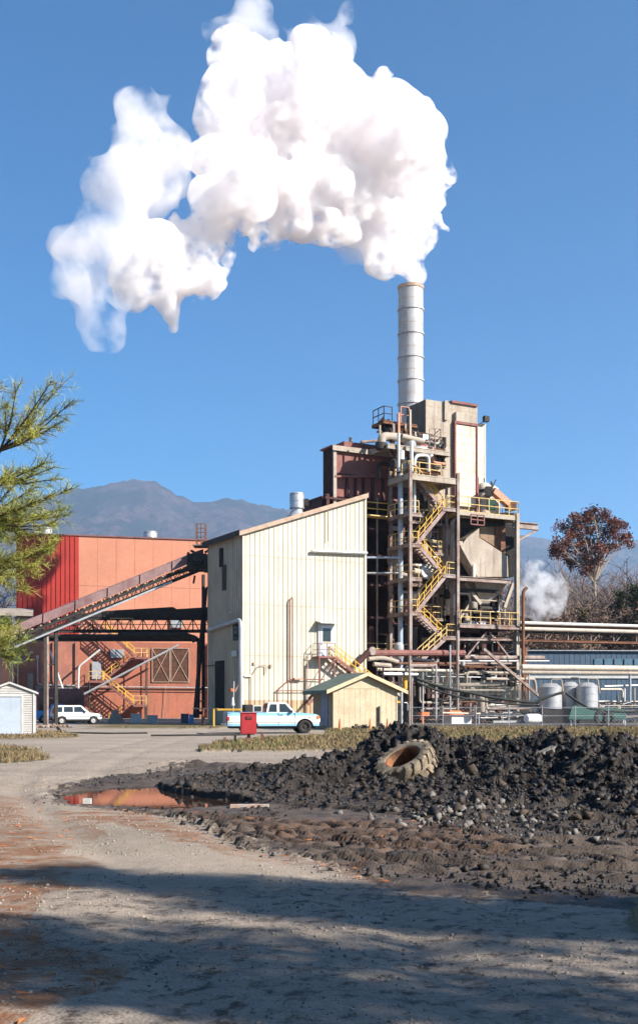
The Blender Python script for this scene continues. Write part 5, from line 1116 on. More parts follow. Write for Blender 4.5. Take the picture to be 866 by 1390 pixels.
q=MB(); q.box(-.03,.0,.74,-.004,.13,.98,tr); q.box(-.01,-.012,.76,.10,.02,.97,tr); q.build('taillight',M['lampred'],pk); q=MB(); q.box(-.03,W-.13,.74,-.004,W,.98,tr); q.build('taillight',M['lampred'],pk)
MB().box(-.16,.06,.42,-.05,W-.06,.60,tr).build('rear_bumper',M['chrome'],pk); MB().box(5.33,.06,.44,5.47,W-.06,.64,tr).build('front_bumper',M['black'],pk)
MB().box(5.28,.05,.86,5.33,.30,1.02,tr).build('headlight',M['chrome'],pk); MB().box(5.14,-.0,.84,5.28,.05,1.02,tr).build('side_marker',M['lampamber'],pk)
cabm=M['blue_paint']; greenhouse(pk,tr,(2.22,3.92),(2.36,3.42),1.20,1.76,W,M['cream_paint'])
sidewin(pk,tr,[(2.98,1.23),(3.74,1.23),(3.34,1.70),(3.0,1.70)],1.2,1.76,M['glass'],W); sidewin(pk,tr,[(2.34,1.24),(2.84,1.24),(2.84,1.68),(2.46,1.68)],1.2,1.76,M['glass'],W,name='rear_quarter_window')
q=MB(); wq=[tr(3.935,.16,1.22),tr(3.935,W-.16,1.22),tr(3.46,W-.28,1.72),tr(3.46,.28,1.72)]; q.prism(wq,V((.001,0,.012))); q.build('windscreen',M['glass'],pk)
q=MB(); q.prism([tr(2.20,.2,1.26),tr(2.20,W-.2,1.26),tr(2.335,W-.3,1.70),tr(2.335,.3,1.70)],-tr.U*.012); q.build('rear_window',M['glass'],pk)
q=MB(); q.box(3.62,-.16,1.18,3.70,-.0,1.34,tr); q.build('wing_mirror',M['black'],pk)
q=MB()
for x in (2.92,3.86): q.box(x-.006,-.004,.5,x+.006,.02,1.2,tr)
q.build('door_gap',M['black'],pk); q=MB(); q.box(3.02,-.03,1.06,3.18,.002,1.10,tr); q.box(4.62,-.006,.90,4.78,.01,.94,tr); q.build('door_handle',M['chrome'],pk)
MB().box(.2,.25,.30,5.1,W-.25,.5,tr).build('chassis',M['black'],pk)
q=MB()
for c_ in (fw,rw):
    q.box(c_-.5,.3,.3,c_+.5,W-.3,.9,tr)
q.build('wheel_well',M['dark'],pk)
for a in (fw,rw):
    for b in (.12,W-.12): wheel(pk,tr,a,b,rr_,.24,'black' if a==fw else 'chrome')
cr=thing('window_crate','white framed dark windowed cap riding in the pickup bed behind the cab','truck cap',tr(1.7,.3,1.21)); 
q=MB(); q.box(1.5,.35,1.21,2.05,1.6,1.62,tr); q.build('panel',M['white'],cr); q=MB(); q.box(1.58,.33,1.27,1.97,.349,1.56,tr); q.build('window_pane',M['glass'],cr)
bx=MB().box(1.05,.3,1.21,1.46,1.6,1.66,tr).build('black_tank',M['black'],None); tag(bx,'black boxy tank standing in the pickup bed','tank')
# small SUV
sv=Fr((71-CX)/F*92,92,20.); W=1.75; SV=thing('white_suv','small white suv parked facing right before the salmon wall','car',sv(0,0,0)); fw,rw=3.42,.80
zbot=lambda x: max(arch(x,fw,.40,.32,.31),arch(x,rw,.40,.32,.31))
def ztop2(x): return .98 if x<3.05 else .98-.10*(x-3.05)-(max(0,x-3.8)/.35)**2*.25
body(SV,sv,xsgen(0,4.15,34,(fw,rw),.4),zbot,ztop2,[.44,.60,.66],W,[M['black'],M['white_paint'],M['black'],M['white_paint']])
greenhouse(SV,sv,(.02,3.1),(.22,2.45),.98,1.56,W,M['white_paint'],ins=.18)
for pts in ([(.18,1.03),(.82,1.03),(.86,1.46),(.36,1.46)],[(.94,1.03),(1.72,1.03),(1.72,1.48),(.98,1.48)],[(1.80,1.03),(2.78,1.03),(2.38,1.48),(1.82,1.48)]): sidewin(SV,sv,pts,.98,1.56,M['glass'],W,ins=.18)
q=MB(); q.prism([sv(3.11,.15,1.0),sv(3.11,W-.15,1.0),sv(2.5,W-.26,1.53),sv(2.5,.26,1.53)],V((.001,0,.012))); q.build('windscreen',M['glass'],SV)
MB().box(-.02,.0,.95,.10,.10,1.35,sv).build('taillight',M['lampamber'],SV); MB().box(4.0,.03,.66,4.12,.3,.8,sv).build('headlight',M['chrome'],SV)
q=MB(); q.box(-.08,.05,.34,.02,W-.05,.56,sv); q.box(4.08,.08,.32,4.2,W-.08,.54,sv); q.build('bumper',M['black'],SV); MB().box(2.62,-.12,1.0,2.75,.05,1.13,sv).build('wing_mirror',M['black'],SV)
MB().box(.3,.25,.22,3.9,W-.25,.4,sv).build('chassis',M['black'],SV); MB().box(.4,.3,1.61,2.1,.36,1.65,sv).build('roof_rail',M['black'],SV)
q=MB()
for c_ in (fw,rw): q.box(c_-.42,.28,.25,c_+.42,W-.28,.75,sv)
q.build('wheel_well',M['dark'],SV)
for a in (fw,rw):
    for b in (.10,W-.10): wheel(SV,sv,a,b,.33,.2,'silver')
# blue pickup behind
bv_=Fr((46-CX)/F*99,99,20.); W=1.8; BP=thing('blue_pickup','bright blue pickup partly hidden behind the white suv and black posts','pickup truck',bv_(0,0,0)); fw,rw=3.4,.9
zbot=lambda x: max(arch(x,fw,.42,.42,.33),arch(x,rw,.42,.42,.33))
body(BP,bv_,xsgen(0,4.4,30,(fw,rw),.42),zbot,lambda x:1.12 if x<3.2 else 1.10-.06*(x-3.2),[.7],W,[M['brightblue'],M['brightblue']])
greenhouse(BP,bv_,(1.5,3.2),(1.7,2.7),1.12,1.68,W,M['brightblue']); sidewin(BP,bv_,[(1.7,1.17),(2.9,1.17),(2.6,1.62),(1.8,1.62)],1.12,1.68,M['glass'],W)
MB().box(-.03,.0,.72,.1,.12,1.0,bv_).build('taillight',M['lampred'],BP); MB().box(-.14,.1,.42,-.01,W-.1,.58,bv_).build('rear_bumper',M['chrome'],BP)
for a in (fw,rw):
    for b in (.10,W-.10): wheel(BP,bv_,a,b,.36,.22,'silver')
# ================================================================== RED BOX ON A POST
p=P(336.5,957,45); fy=Fr(p.x,p.y,8.)
rb=thing('red_box','faded red metal box on a short maroon post at the road verge','utility box',V((p.x,p.y,0)))
z0=H+(957-996.5)/F*45; z1=H+(957-968.5)/F*45
MB().box(-.30,-.2,z0,.34,.22,z1,fy).build('cabinet',M['boxred'],rb); MB().box(-.33,-.23,z1+.002,.37,.25,z1+.035,fy).build('lid',M['boxred'],rb)
q=MB(); q.box(-.27,-.215,z0+.04,.31,-.203,z1-.03,fy); dd=q.build('door',M['boxred'],rb)
q=MB(); q.box(-.10,-.235,z1-.25,.14,-.216,z1-.13,fy); q.build('slot_plate',M['black'],dd); q=MB(); q.box(-.06,-.24,z1-.20,.12,-.236,z1-.17,fy); q.build('slot_label',M['boxred'],dd)
MB().prism([fy(-.10,-.05,-.1),fy(.06,-.05,-.1),fy(.10,-.05,z0),fy(-.02,-.05,z0)],fy.B*.1).build('post',M['oxide'],rb)
for i,(px,Yq,pt,lab) in enumerate(((305.5,47,1001,'leftmost short maroon stake left of the red box'),(319.5,46,998.5,'dark stake right beside the post of the red box'),(356,47.5,996,'short maroon stake right of the red box'))):
    p=P(px,957,Yq); z=H+(957-pt)/F*Yq; o=MB().hexa([V((p.x-.05,p.y-.05,-.1)),V((p.x+.05,p.y-.05,-.1)),V((p.x+.05,p.y+.05,-.1)),V((p.x-.05,p.y+.05,-.1)),V((p.x-.06,p.y-.05,z)),V((p.x+.04,p.y-.05,z-.02)),V((p.x+.04,p.y+.05,z)),V((p.x-.06,p.y+.05,z))]).build('stake',M['oxide' if i!=1 else 'black'],None); tag(o,lab,'stake',group='short stakes by the red box')
# ================================================================== YELLOW BARRIER, MAST
yb=thing('yellow_barrier','yellow pipe barrier rail behind the pickup truck','barrier',P(290,957,81)); 
for px in (290,341): p=P(px,957,81); MB().tube([V((p.x,81,0)),P(px,963,81)],.075,8).build('post',M['yellow'],yb)
MB().beam(P(295,963.5,81),P(342,963.5,81),.14,.14).build('rail',M['yellow'],yb); MB().beam(P(262,962,82),P(295,962.5,81),.09).build('dark_rail',M['trim'],yb); p=P(276,957,81.5); MB().tube([V((p.x,81.5,0)),P(276,962,81.5)],.09,8).build('old_post',M['rust'],yb)
ms=thing('hydrant_mast','thin pale mast with an orange lamp and an orange pennant by the cream building','mast',P(317,957,83))
Yq=83; b0=P(316,957,Yq); MB().tube([V((b0.x,Yq,0)),P(317.5,925,Yq)],.05,8).build('mast',M['silver'],ms)
MB().lathe([(0,-.12),(.12,-.1),(.14,.05),(0,.14)],P(314.3,937,Yq),n=12).build('orange_lamp',M['orange'],ms,smooth=True)
MB().prism([P(319.5,941,Yq),P(319,937,Yq),P(325,928,Yq)],V((0,.05,0))).build('pennant',M['chute'],ms); MB().lathe([(.0,0),(.18,.0),(.08,.6),(0,.6)],P(315.8,958,Yq),n=12).build('foot',M['silver'],ms)
# ================================================================== TYRE ON THE PILE
tc=P(551,1040,20.8)+V((0,0,.03)); ax=V((-.42,-.36,.86)).normalized(); Rt=.60; hw=.19
ty=thing('loader_tyre','big worn loader tyre lying tilted on the black dirt pile','tyre',tc)
x_=ax.cross(UP).normalized(); y_=x_.cross(ax)
dirty=mat('muddy_tyre_rubber',(.30,.24,.17),(.11,.088,.065),5,.9,bump=.6,bscale=30)
MB().lathe([(.335,-hw*.75),(.36,-hw*.95),(.45,-hw*1.05),(.53,-hw*.95),(.565,-hw*.6),(.57,0),(.565,hw*.6),(.53,hw*.95),(.45,hw*1.05),(.36,hw*.95),(.335,hw*.75),(.33,hw*.4),(.42,0),(.33,-hw*.4),(.335,-hw*.75)],tc,ax,56).build('carcass',dirty,ty,smooth=True)
q=MB(); nl=20
for k in range(nl):
    for s in (-1,1):
        t=2*math.pi*(k+(.25 if s>0 else -.25))/nl; 
        def pt(r,h,tt): return tc+x_*(r*.985*math.cos(tt))+y_*(r*.985*math.sin(tt))+ax*h
        t2=t+.14; w1,w2=.06,.065
        q.hexa([pt(.55,s*.02,t2-w1),pt(.55,s*.02,t2+w1),pt(.49,s*hw*1.08,t+w2),pt(.49,s*hw*1.08,t-w2),pt(.607,s*.02,t2-w1*.7),pt(.607,s*.02,t2+w1*.7),pt(.585,s*hw*.98,t+w2*.7),pt(.585,s*hw*.98,t-w2*.7)])
q.build('tread_lug',dirty,ty)
MB().lathe([(.338,-hw*.8),(.31,-hw*.85),(.30,-hw*.2),(.30,hw*.5),(.325,hw*.86),(.345,hw*.9)],tc,ax,48).build('rusty_rim_ring',mat('orange_rust_ring',(.26,.11,.05),(.04,.026,.02),2.6,.9),ty,smooth=True)
# small littered things on the ground
o=MB().lathe([(0,0),(.30,.0),(.34,.10),(.30,.16),(.2,.17),(0,.13)],P(412,1069,21.6)+V((0,0,-.02)),V((.2,-.3,.93)),24).build('plastic_disc',mat('green_plastic',(.06,.28,.13),(.30,.32,.28),5,.6),None,smooth=True); tag(o,'round green and white lid lying on the mud left of the tyre','disc')
o=MB().beam(P(732,1026,19.6),P(757,1014,20.1),.13,.10).build('grey_board',M['rock'],None); tag(o,'pale grey board sticking out near the crest of the pile','board')
o=MB().box(-.30,-.06,0,.32,.07,.07,lambda a,b,z:GP(338,1096)+V((a,b,z-.03))).build('broken_brick',mat('pinkish_brick',(.50,.33,.26),(.45,.42,.38),6,.9,bump=.5),None); tag(o,'pale pinkish broken brick slab at the right end of the puddle','brick')
o=MB().box(-.10,-.06,0,.12,.07,.09,lambda a,b,z:GP(118,1090)+V((a*.6,b*.6,z-.02))).build('small_block',M['white'],None); tag(o,'small white block at the left rim of the puddle','block')
# clutter by the salmon wall
def bxl(name,px0,py0,px1,py1,Yq,d,m,lab,cat):
    a=P(px0,py1,Yq); b=P(px1,py0,Yq); zlo=max(0.,a.z); o=MB()
    fr=Fr(a.x,Yq,10.); w_=b.x-a.x; h=b.z
    o.box(0,0,0,w_,d,h,fr); 
    for k in (.25,.6): o.box(.04,-.02,h*k,w_-.04,-.003,h*k+.05,fr)
    o.box(-.03,-.03,h+.002,w_+.03,d+.03,h+.05,fr); o=o.build(name,M[m],None); tag(o,lab,cat)
bxl('white_crate',178,970,191,979,99,.8,'white','white crate left of two, against the salmon wall under the stair','crate')
bxl('pale_crate',200,972,214,980,98.,.8,'siding','pale grey crate right of the white one at the salmon wall','crate')
bxl('dark_crate',246,970,256,980,98,.6,'bluewall','dark blue drum box at the right end of the salmon wall','box')
bxl('blue_bin',257,971,263,980,98,.5,'brightblue','small bright blue bin at the right end of the salmon wall','bin')
o=MB().prism([P(146,981,97.5),P(165,981,97.5),P(153,964,97.5)],V((.1,1.2,0))).build('concrete_wedge',M['concrete'],None); tag(o,'grey triangular concrete wedge beside the white suv bonnet','concrete block')
bh_=MB(); c=P(60,950,98); bh_.lathe([(0,-2.2),(.6,-2.2),(1.1,-1.9),(1.1,1.9),(.6,2.2),(0,2.2)],V((c.x,104,2.1)),V((1,.2,0)),22); o=bh_.build('horizontal_tank',M['oxide'],None,smooth=True); tag(o,'brownish horizontal tank behind the blue pickup','tank')
for k,(pts,lab) in enumerate((([(74,979),(85,996),(150,997),(200,996.5)],'black hose curving on the ground beneath the white suv'),([(205,1000),(320,999),(345,998)],'second black hose lying straight across the gravel behind the stakes'))):
    q=MB(); q.pipe([GP(px,max(py,983))+V((0,0,.05)) for px,py in pts],.05,6,8); o=q.build('ground_hose',M['rubber'],None,smooth=True); tag(o,lab,'hose')
p=GP(83,987); o=MB().box(-.8,-.3,0,.8,.3,.12,lambda a,b,z:p+V((a,b,z))).build('blue_mat',M['brightblue'],None); o.name='blue_sheet'; tag(o,'flat blue sheet on the ground below the white suv','sheet')
xr=R2.uniform(-22.5,-19,120); yr=R2.uniform(75,82,120)
o=clods('junk_heap',xr*0+(-19.6)+R2.normal(0,.8,120),80+R2.normal(0,.6,120),R2.uniform(.04,.17,120),mat('junk_brown',(.20,.12,.08),(.30,.27,.23),2,.9),R2,.6); tag(o,'low heap of brown scrap between the garage and the white suv','scrap heap')
# orange tarp load etc. in the yard
ot=thing('covered_load','white bin under a bright orange tarpaulin behind the yard fence','covered bin',Q(626,975,-3))
a0,z1=AZ(613,968,-3); a1=LA(640,-3); q=MB(); q.box(a0,-3,0,a1,-1.8,z1,G); q.build('bin',M['white'],ot); q=MB(); q.hexa([G(a0-.3,-3.1,z1-.25),G(a1+.2,-3.1,z1-.3),G(a1+.2,-1.7,z1-.2),G(a0-.3,-1.7,z1-.2),G(a0,-2.8,z1+.2),G(a1,-2.8,z1+.12),G(a1,-2,z1+.15),G(a0,-2,z1+.2)]); q.build('tarpaulin',M['orange'],ot)
a0,z1=AZ(573,967,-2.6); a1=LA(583,-2.6); o=MB().box(a0,-2.6,z1-.35,a1,-2,z1,G).box(a0+.1,-2.5,0,a0+.2,-2.4,z1-.36,G).build('orange_bin',M['orange'],None); tag(o,'small orange bin on a leg left of the orange tarpaulin','bin')
a0,z1=AZ(678,953,-1.8); a1=LA(688,-1.8); o=MB().box(a0,-1.8,z1-.7,a1,-1.2,z1,G).box(a0+.1,-1.7,0,a0+.25,-1.5,z1-.7,G).build('rust_orange_box',M['rust'],None); tag(o,'rust orange cabinet on a leg among the pipes','cabinet')
a0,z1=AZ(716,977,-5); a1=LA(731,-5); wt=MB(); wt.lathe([(0,-.8),(.35,-.75),(.42,-.5),(.42,.5),(.35,.75),(0,.8)],G((a0+a1)/2,-5,max(.45,z1-.1)),U,18); o=wt.build('white_tank',M['white_paint'],None,smooth=True); tag(o,'small glossy white horizontal tank near the fence','tank')
for k,(px,r,lab) in enumerate(((815,.62,'left black tyre standing in the yard at the right'),(826,.55,'right black tyre of the two standing in the yard'))):
    c=P(px,957,84); wt=MB().lathe([(r*.55,-.12),(r*.9,-.14),(r,-.08),(r,.08),(r*.9,.14),(r*.55,.12),(r*.55,-.12)],V((c.x,84,r)),V((.5,-.86,0)),24); o=wt.build('spare_tyre',M['rubber'],None,smooth=True); tag(o,lab,'tyre')
# yard fence
fn=thing('yard_fence','thin grey wire fence along the back of the grass verge','fence',P(700,985,80)); f0,f1=P(556,957,80),P(1000,957,80)
q=MB(); 
for z in (.25,.85,1.45): q.tube([V((f0.x,80,z)),V((f1.x,80,z))],.02,5)
q.build('rail_wire',M['galv'],fn)
n=0; x=f0.x
while x<f1.x: MB().tube([V((x,80,0)),V((x,80,1.6))],.035,6).build('post',M['galv'],fn); x+=2.4
q=MB(); x=f0.x
while x<f1.x: q.tube([V((x,80,.1)),V((x+1.4,80,1.5))],.006,3,False); q.tube([V((x+1.4,80,.1)),V((x,80,1.5))],.006,3,False); x+=.28
q.build('wire_mesh',M['galv'],fn)
# ================================================================== TREES
def seg_tree(R_,base,h,spread,depth=5,r0=.25,lean=(0,0),up=.55,kids=(2,4)):
    """branch segments [(A,B,ra,rb,level)] of a branching tree"""
    out=[]
    def grow(p,d,l,r,lv):
        n=3; q=p
        for i in range(n):
            d2=(d+V((R_.gauss(0,.13),R_.gauss(0,.13),R_.gauss(0,.08)+.05))).normalized(); e=q+d2*l/n; ra=r*(1-.3*i/n); out.append((q,e,ra,r*(1-.3*(i+1)/n),lv)); q=e; d=d2
            if lv<depth and i<n-1 and R_.random()<.75 and lv>0 or (lv==0 and i==n-1):
                side=V((R_.gauss(0,1),R_.gauss(0,1),R_.uniform(-.1,.6))).normalized(); grow(q,(d*.55+side*spread).normalized(),l*R_.uniform(.5,.72),r*.5,lv+1)
        if lv<depth:
            for k in range(R_.randint(*kids)):
                side=V((R_.gauss(0,1),R_.gauss(0,1),R_.uniform(-.2,.5))).normalized(); grow(q,(d*up+side*spread).normalized(),l*R_.uniform(.55,.8),r*.62,lv+1)
    grow(V(base),V((lean[0],lean[1],1)).normalized(),h,r0,0); return out
def seg_mesh(segs,n=5,rmin=.0):
    q=MB()
    for a,b,ra,rb,lv in segs:
        if ra<rmin: continue
        q.tube([a,b],ra,(n if lv<2 else 3),False,rb)
    return q
def leaf_cloud(name,centers,nper,rad,size,m,seed,parent=None,elong=1.0):
    R_=np.random.default_rng(seed); c=np.repeat(np.array(centers),nper,0); n=len(c); d=R_.normal(0,1,(n,3)); d/=np.linalg.norm(d,axis=1)[:,None]+1e-6; d*=(R_.random((n,1))**.5)*rad; c=c+d
    a=R_.normal(0,1,(n,3)); a/=np.linalg.norm(a,axis=1)[:,None]; b=np.cross(a,R_.normal(0,1,(n,3))); b/=np.linalg.norm(b,axis=1)[:,None]; s=size*R_.uniform(.6,1.3,(n,1))
    v=np.stack([c-a*s*elong,c+b*s*.6,c+a*s*elong,c-b*s*.6],1).reshape(-1,3)
    off=parent_loc(parent); v=v-np.array(off[:]); return raw(name,v,np.arange(n*4).reshape(-1,4),m,parent)
# --- red oak on the right
oakm=mat('russet_oak_leaf',(.20,.075,.05),(.085,.034,.028),.6,.8,fine=.3)
ro=thing('red_oak','tall oak with dark russet leaves standing above the bare woods','oak tree',V((41.5*150/150,150,0))); Ro=random.Random(12)
bx_=(812-CX)/F*150; ro.location=V((bx_,150,0))
cl=[(835,715,26),(812,703,18),(800,712,20),(785,715,22),(770,728,22),(762,748,16),(785,742,24),(800,738,20),(820,722,18),(845,735,14),(852,730,8),(790,762,14),(805,758,14),(775,765,10),(757,745,8),(828,740,12),(798,700,8),(820,698,8),(840,712,12),(768,715,12),(755,750,7),(795,775,9),(815,745,12),(778,700,6),(806,694,6)]
limbs=MB(); base=V((bx_,150,0)); fork=P(806,790,150); limbs.tube([base,base+V((.1,0,5)),fork],.42,8,True,.3)
cents=[]
for px,py,r in cl:
    c=P(px,py,150+Ro.uniform(-3,3)); mid=fork.lerp(c,.5)+V((Ro.uniform(-.6,.6),0,Ro.uniform(.2,1.2))); limbs.tube([fork,mid,c],.17,5,False,.04)
    for k in range(max(3,int(r*.75))):
        gg=lambda: max(-1.5,min(1.5,Ro.gauss(0,1))); e=c+V((gg()*r*.05,gg()*r*.05,gg()*r*.035)); cents.append(e[:]); limbs.tube([mid.lerp(c,Ro.uniform(.3,1)),e],.035,3,False,.01)
limbs.build('trunk',M['palebark'],ro); leaf_cloud('crown',cents,42,.72,.17,oakm,5,ro)
# --- bare woods behind the level conveyor
twig=mat('bare_twig',(.15,.11,.095),(.22,.17,.145),.2,.95,fine=.3); protos=[]
for k in range(6):
    Rk=random.Random(40+k); s=seg_tree(Rk,(0,0,0),Rk.uniform(5,7),.75,4,.17,(Rk.uniform(-.1,.1),0),.6,(2,3)); q=seg_mesh(s,5,.006); o=q.build('bare_tree',twig,None,fix=False); protos.append(o)
used=[False]*6; Rw=random.Random(77); spots=[]
for i in range(84):
    px=Rw.uniform(700,900); Yq=Rw.uniform(140,215); spots.append((px,Yq))
spots+= [(Rw.uniform(-40,20),Rw.uniform(150,200)) for i in range(4)]
kinds=0
for i,(px,Yq) in enumerate(spots):
    k=i%6; o=protos[k] if not used[k] else protos[k].copy()
    if used[k]: col.objects.link(o)
    used[k]=True; p=P(px,957,Yq); o.location=(p.x,Yq,0); o.rotation_euler=(0,0,Rw.uniform(0,6.28)); s=Rw.uniform(.65,1.05)*(1.0+(px-780)/600); 
    top=(957-Rw.uniform(742,805))/F*Yq; zs=top/max(1,protos[k].dimensions.z or 12); o.scale=(max(.5,zs*.9),)*2+(zs,)
    tag(o,'bare brown leafless tree in the woods behind the level conveyor' ,'bare tree','bare trees of the wood behind the plant')
# tall bare tree at right edge
Rk=random.Random(91); p=P(851,957,135); q=MB(); tzz=P(851,757,135).z; q.tube([V((p.x,135,0)),V((p.x+.1,135,tzz*.6)),V((p.x,135,tzz))],.2,6,False,.03)
for i in range(46):
    z=tzz*Rk.uniform(.35,.97); a=Rk.uniform(0,6.28); l=Rk.uniform(.5,2.2)*(1.15-z/tzz)*1.6; A_=V((p.x,135,z)); e=A_+V((math.cos(a)*l,math.sin(a)*l,l*.7)); q.tube([A_,e],.03,3,False,.01); q.tube([A_.lerp(e,.5),A_.lerp(e,.5)+V((math.cos(a+.8)*l*.5,math.sin(a+.8)*l*.5,l*.5))],.02,3,False,.006)
o=q.build('slender_bare_tree',M['bark'],None,fix=False); tag(o,'slender straight bare tree rising above the woods at the right edge','bare tree')
# brushwood, evergreen clumps
Rb=np.random.default_rng(4); n=2600; px=Rb.uniform(690,930,n); Yb_=Rb.uniform(128,215,n); xx=(px-CX)/F*Yb_; hz=Rb.random(n)**.8*np.clip((HY-np.interp(px,[690,720,760,800,850,930],[800,790,782,776,766,760]))/F*Yb_,1,30)*.78
brush=mat('winter_brush',(.22,.14,.10),(.10,.068,.052),.12,.95,fine=.3)
o=leaf_cloud('brushwood',np.stack([xx,Yb_,hz],-1),85,2.0,.13,brush,6,None,2.2); tag(o,'brown winter brushwood filling the wooded slope behind the conveyor','brushwood',kind='stuff')
def ever(name,px,Yq,py,w_,m,lab,seed,n=60):
    Rk=random.Random(seed); p=P(px,957,Yq); zt_=P(px,py,Yq).z; t=thing(name,lab,'tree',V((p.x,Yq,0))); q=MB(); q.tube([V((p.x,Yq,0)),V((p.x,Yq,zt_*.9))],.18,6,False,.04)
    cs=[]
    for i in range(n):
        f=Rk.random()**.8; z=zt_*(.12+.86*f); rr2=w_*(1.05-f)**.6; a=Rk.uniform(0,6.28); d=rr2*Rk.random()**.5; c=V((p.x+math.cos(a)*d,Yq+math.sin(a)*d,z)); cs.append(c[:]); q.tube([V((p.x,Yq,z*.95)),c],.04,3,False,.01)
    q.build('trunk',M['bark'],t); leaf_cloud('crown',cs,70,.7,.14,m,seed,t)
dg=mat('dark_evergreen',(.022,.035,.015),(.035,.045,.018),.5,.9,fine=.3); yg=mat('olive_evergreen',(.10,.11,.03),(.05,.06,.02),.5,.9,fine=.3)
ever('dark_evergreen',842,132,800,2.2,dg,'dark evergreen tree, left of two at the right edge of the wood',3); ever('dark_evergreen',862,130,795,2.4,dg,'dark evergreen tree at the very right edge of the wood',4)
ever('olive_bush_tree',793,131,826,1.0,yg,'small olive green bushy tree in the brown woods',5,30)
ever('dark_evergreen',748,134,822,1.6,dg,'low dark evergreen beside the small white steam plume',6)
# --- white pine at the left edge
needle=mat('pine_needle',(.40,.39,.08),(.17,.23,.055),2.2,.6,fine=.2)
pt_=thing('white_pine','long-needled green pine reaching in from the left edge','pine tree',V((-6.6,13,0))); Rp=random.Random(5); q=MB(); q.tube([V((-6.6,13,0)),V((-6.5,13,4)),V((-6.4,13,11))],.22,10,True,.07); q.build('trunk',M['bark'],pt_,smooth=True)
tips=[]  # (px,py,Y,spreadpx)
fan=[((0,612),[(100,543),(86,520),(70,517),(75,560),(40,575),(60,540),(22,530),(50,590),(8,560),(88,570)],12.4),
     ((-20,655),[(74,634),(62,628),(45,650),(30,640),(12,648),(78,650)],12.0),
     ((-30,705),[(96,664),(90,690),(70,672),(88,700),(60,700),(45,680),(30,690),(20,710),(60,720),(40,725),(75,712),(10,668),(5,730),(50,660),(25,735)],11.6),
     ((-40,770),[(72,746),(60,762),(70,738),(45,768),(30,755),(20,780),(50,780),(8,790),(35,800),(12,760),(62,745)],12.2),
     ((-40,880),[(26,868),(30,880),(12,862),(20,892),(4,872),(8,888)],11.4),
     ((-40,845),[(10,845),(4,855),(14,853)],11.8),((-40,560),[(0,520),(10,550),(5,580),(-10,530)],12.8),((-40,700),[(-5,700),(-8,740),(-10,770),(-15,800),(-5,720)],11.9)]
nv=[];nf=[];bq=MB()
def tuft(c,d,R_,n=16,l=.115):
    d=d.normalized()
    for i in range(n):
        e=(d*R_.uniform(.2,1.)+V((R_.gauss(0,.55),R_.gauss(0,.55),R_.gauss(0,.5)))).normalized(); s=c-d*R_.uniform(0,.10); tip=s+e*l*R_.uniform(.6,1.1); w_=e.cross(V((R_.gauss(0,1),R_.gauss(0,1),R_.gauss(0,1)))).normalized()*.0024
        k=len(nv); nv.extend([(s-w_)[:],(s+w_)[:],(tip)[:]]); nf.append((k,k+1,k+2))
for (ox,oy),ts,Yq in fan:
    A_=P(ox,oy,Yq+.4); 
    root=V((-6.5,13,A_.z-.5)); bq.tube([root,root.lerp(A_,.5)+V((0,0,.1)),A_],.05,6,False,.03)
    for px,py in ts:
        B2=P(px,py,Yq+Rp.uniform(-.5,.5)); mid=A_.lerp(B2,.55)+V((0,Rp.uniform(-.1,.1),-.05*(B2-A_).length)); bq.tube([A_,mid,B2],.016,4,False,.004)
        L_=(B2-A_).length
        for i in range(int(8+L_*20)):
            f=Rp.uniform(.25,1); c0=A_.lerp(mid,f/.55) if f<.55 else mid.lerp(B2,(f-.55)/.45); dd_=(B2-A_).normalized()
            e=(dd_+V((Rp.gauss(0,.5),Rp.gauss(0,.5),Rp.gauss(.1,.45)))).normalized(); l=Rp.uniform(.05,.26)*(1.3-f*.6); tp=c0+e*l; bq.tube([c0,tp],.004,3,False,.002); tuft(tp,e,Rp,14)
        tuft(B2,dd_,Rp,24)
bq.build('branch',M['bark'],pt_,fix=False); v=np.array(nv)-np.array(pt_.location[:]); raw('needles',v,np.array(nf),needle,pt_)
# --- shade trees behind the camera, whose shadows cross the foreground
def shade(px_,py_,h,w_,seed,lab):
    Rk=random.Random(seed); t=thing('shade_pine',lab,'pine tree',V((px_,py_,0))); q=MB(); q.tube([V((px_,py_,0)),V((px_,py_,h*.95))],.2,7,False,.05); cs=[]
    for i in range(int(h*9)):
        f=Rk.random(); z=h*(.28+.7*f); l=w_*(1.1-f)*Rk.uniform(.5,1.1); a=Rk.uniform(0,6.28); e=V((px_+math.cos(a)*l,py_+math.sin(a)*l,z+l*.12)); q.tube([V((px_,py_,z)),e],.05,3,False,.015)
        for k in range(4): cs.append((V((px_,py_,z)).lerp(e,Rk.uniform(.35,1.05))+V((Rk.gauss(0,.15),Rk.gauss(0,.15),Rk.gauss(0,.1))))[:])
    q.build('trunk',M['bark'],t); leaf_cloud('crown',cs,26,.36,.07,dg,seed,t,1.6)
for k,(x_s,y_s,h_s,w_s) in enumerate(((13.5,-.5,14,2.8),(17.5,.5,14.5,3.0),(9.8,-2.6,12,2.6),(21.5,-.5,13.5,3.0),(7.5,-4.5,11,2.4),(14.0,2.2,10,2.6))): shade(x_s,y_s,h_s,w_s,60+k,'tall pine beside the road behind the viewer, '+('nearest the pile','second from the pile','third along the road','farthest right and tallest','closest to the road','shortest and nearest the road edge')[k])
wp=[o for o in col.objects if o.name.startswith('shade_pine')][0]
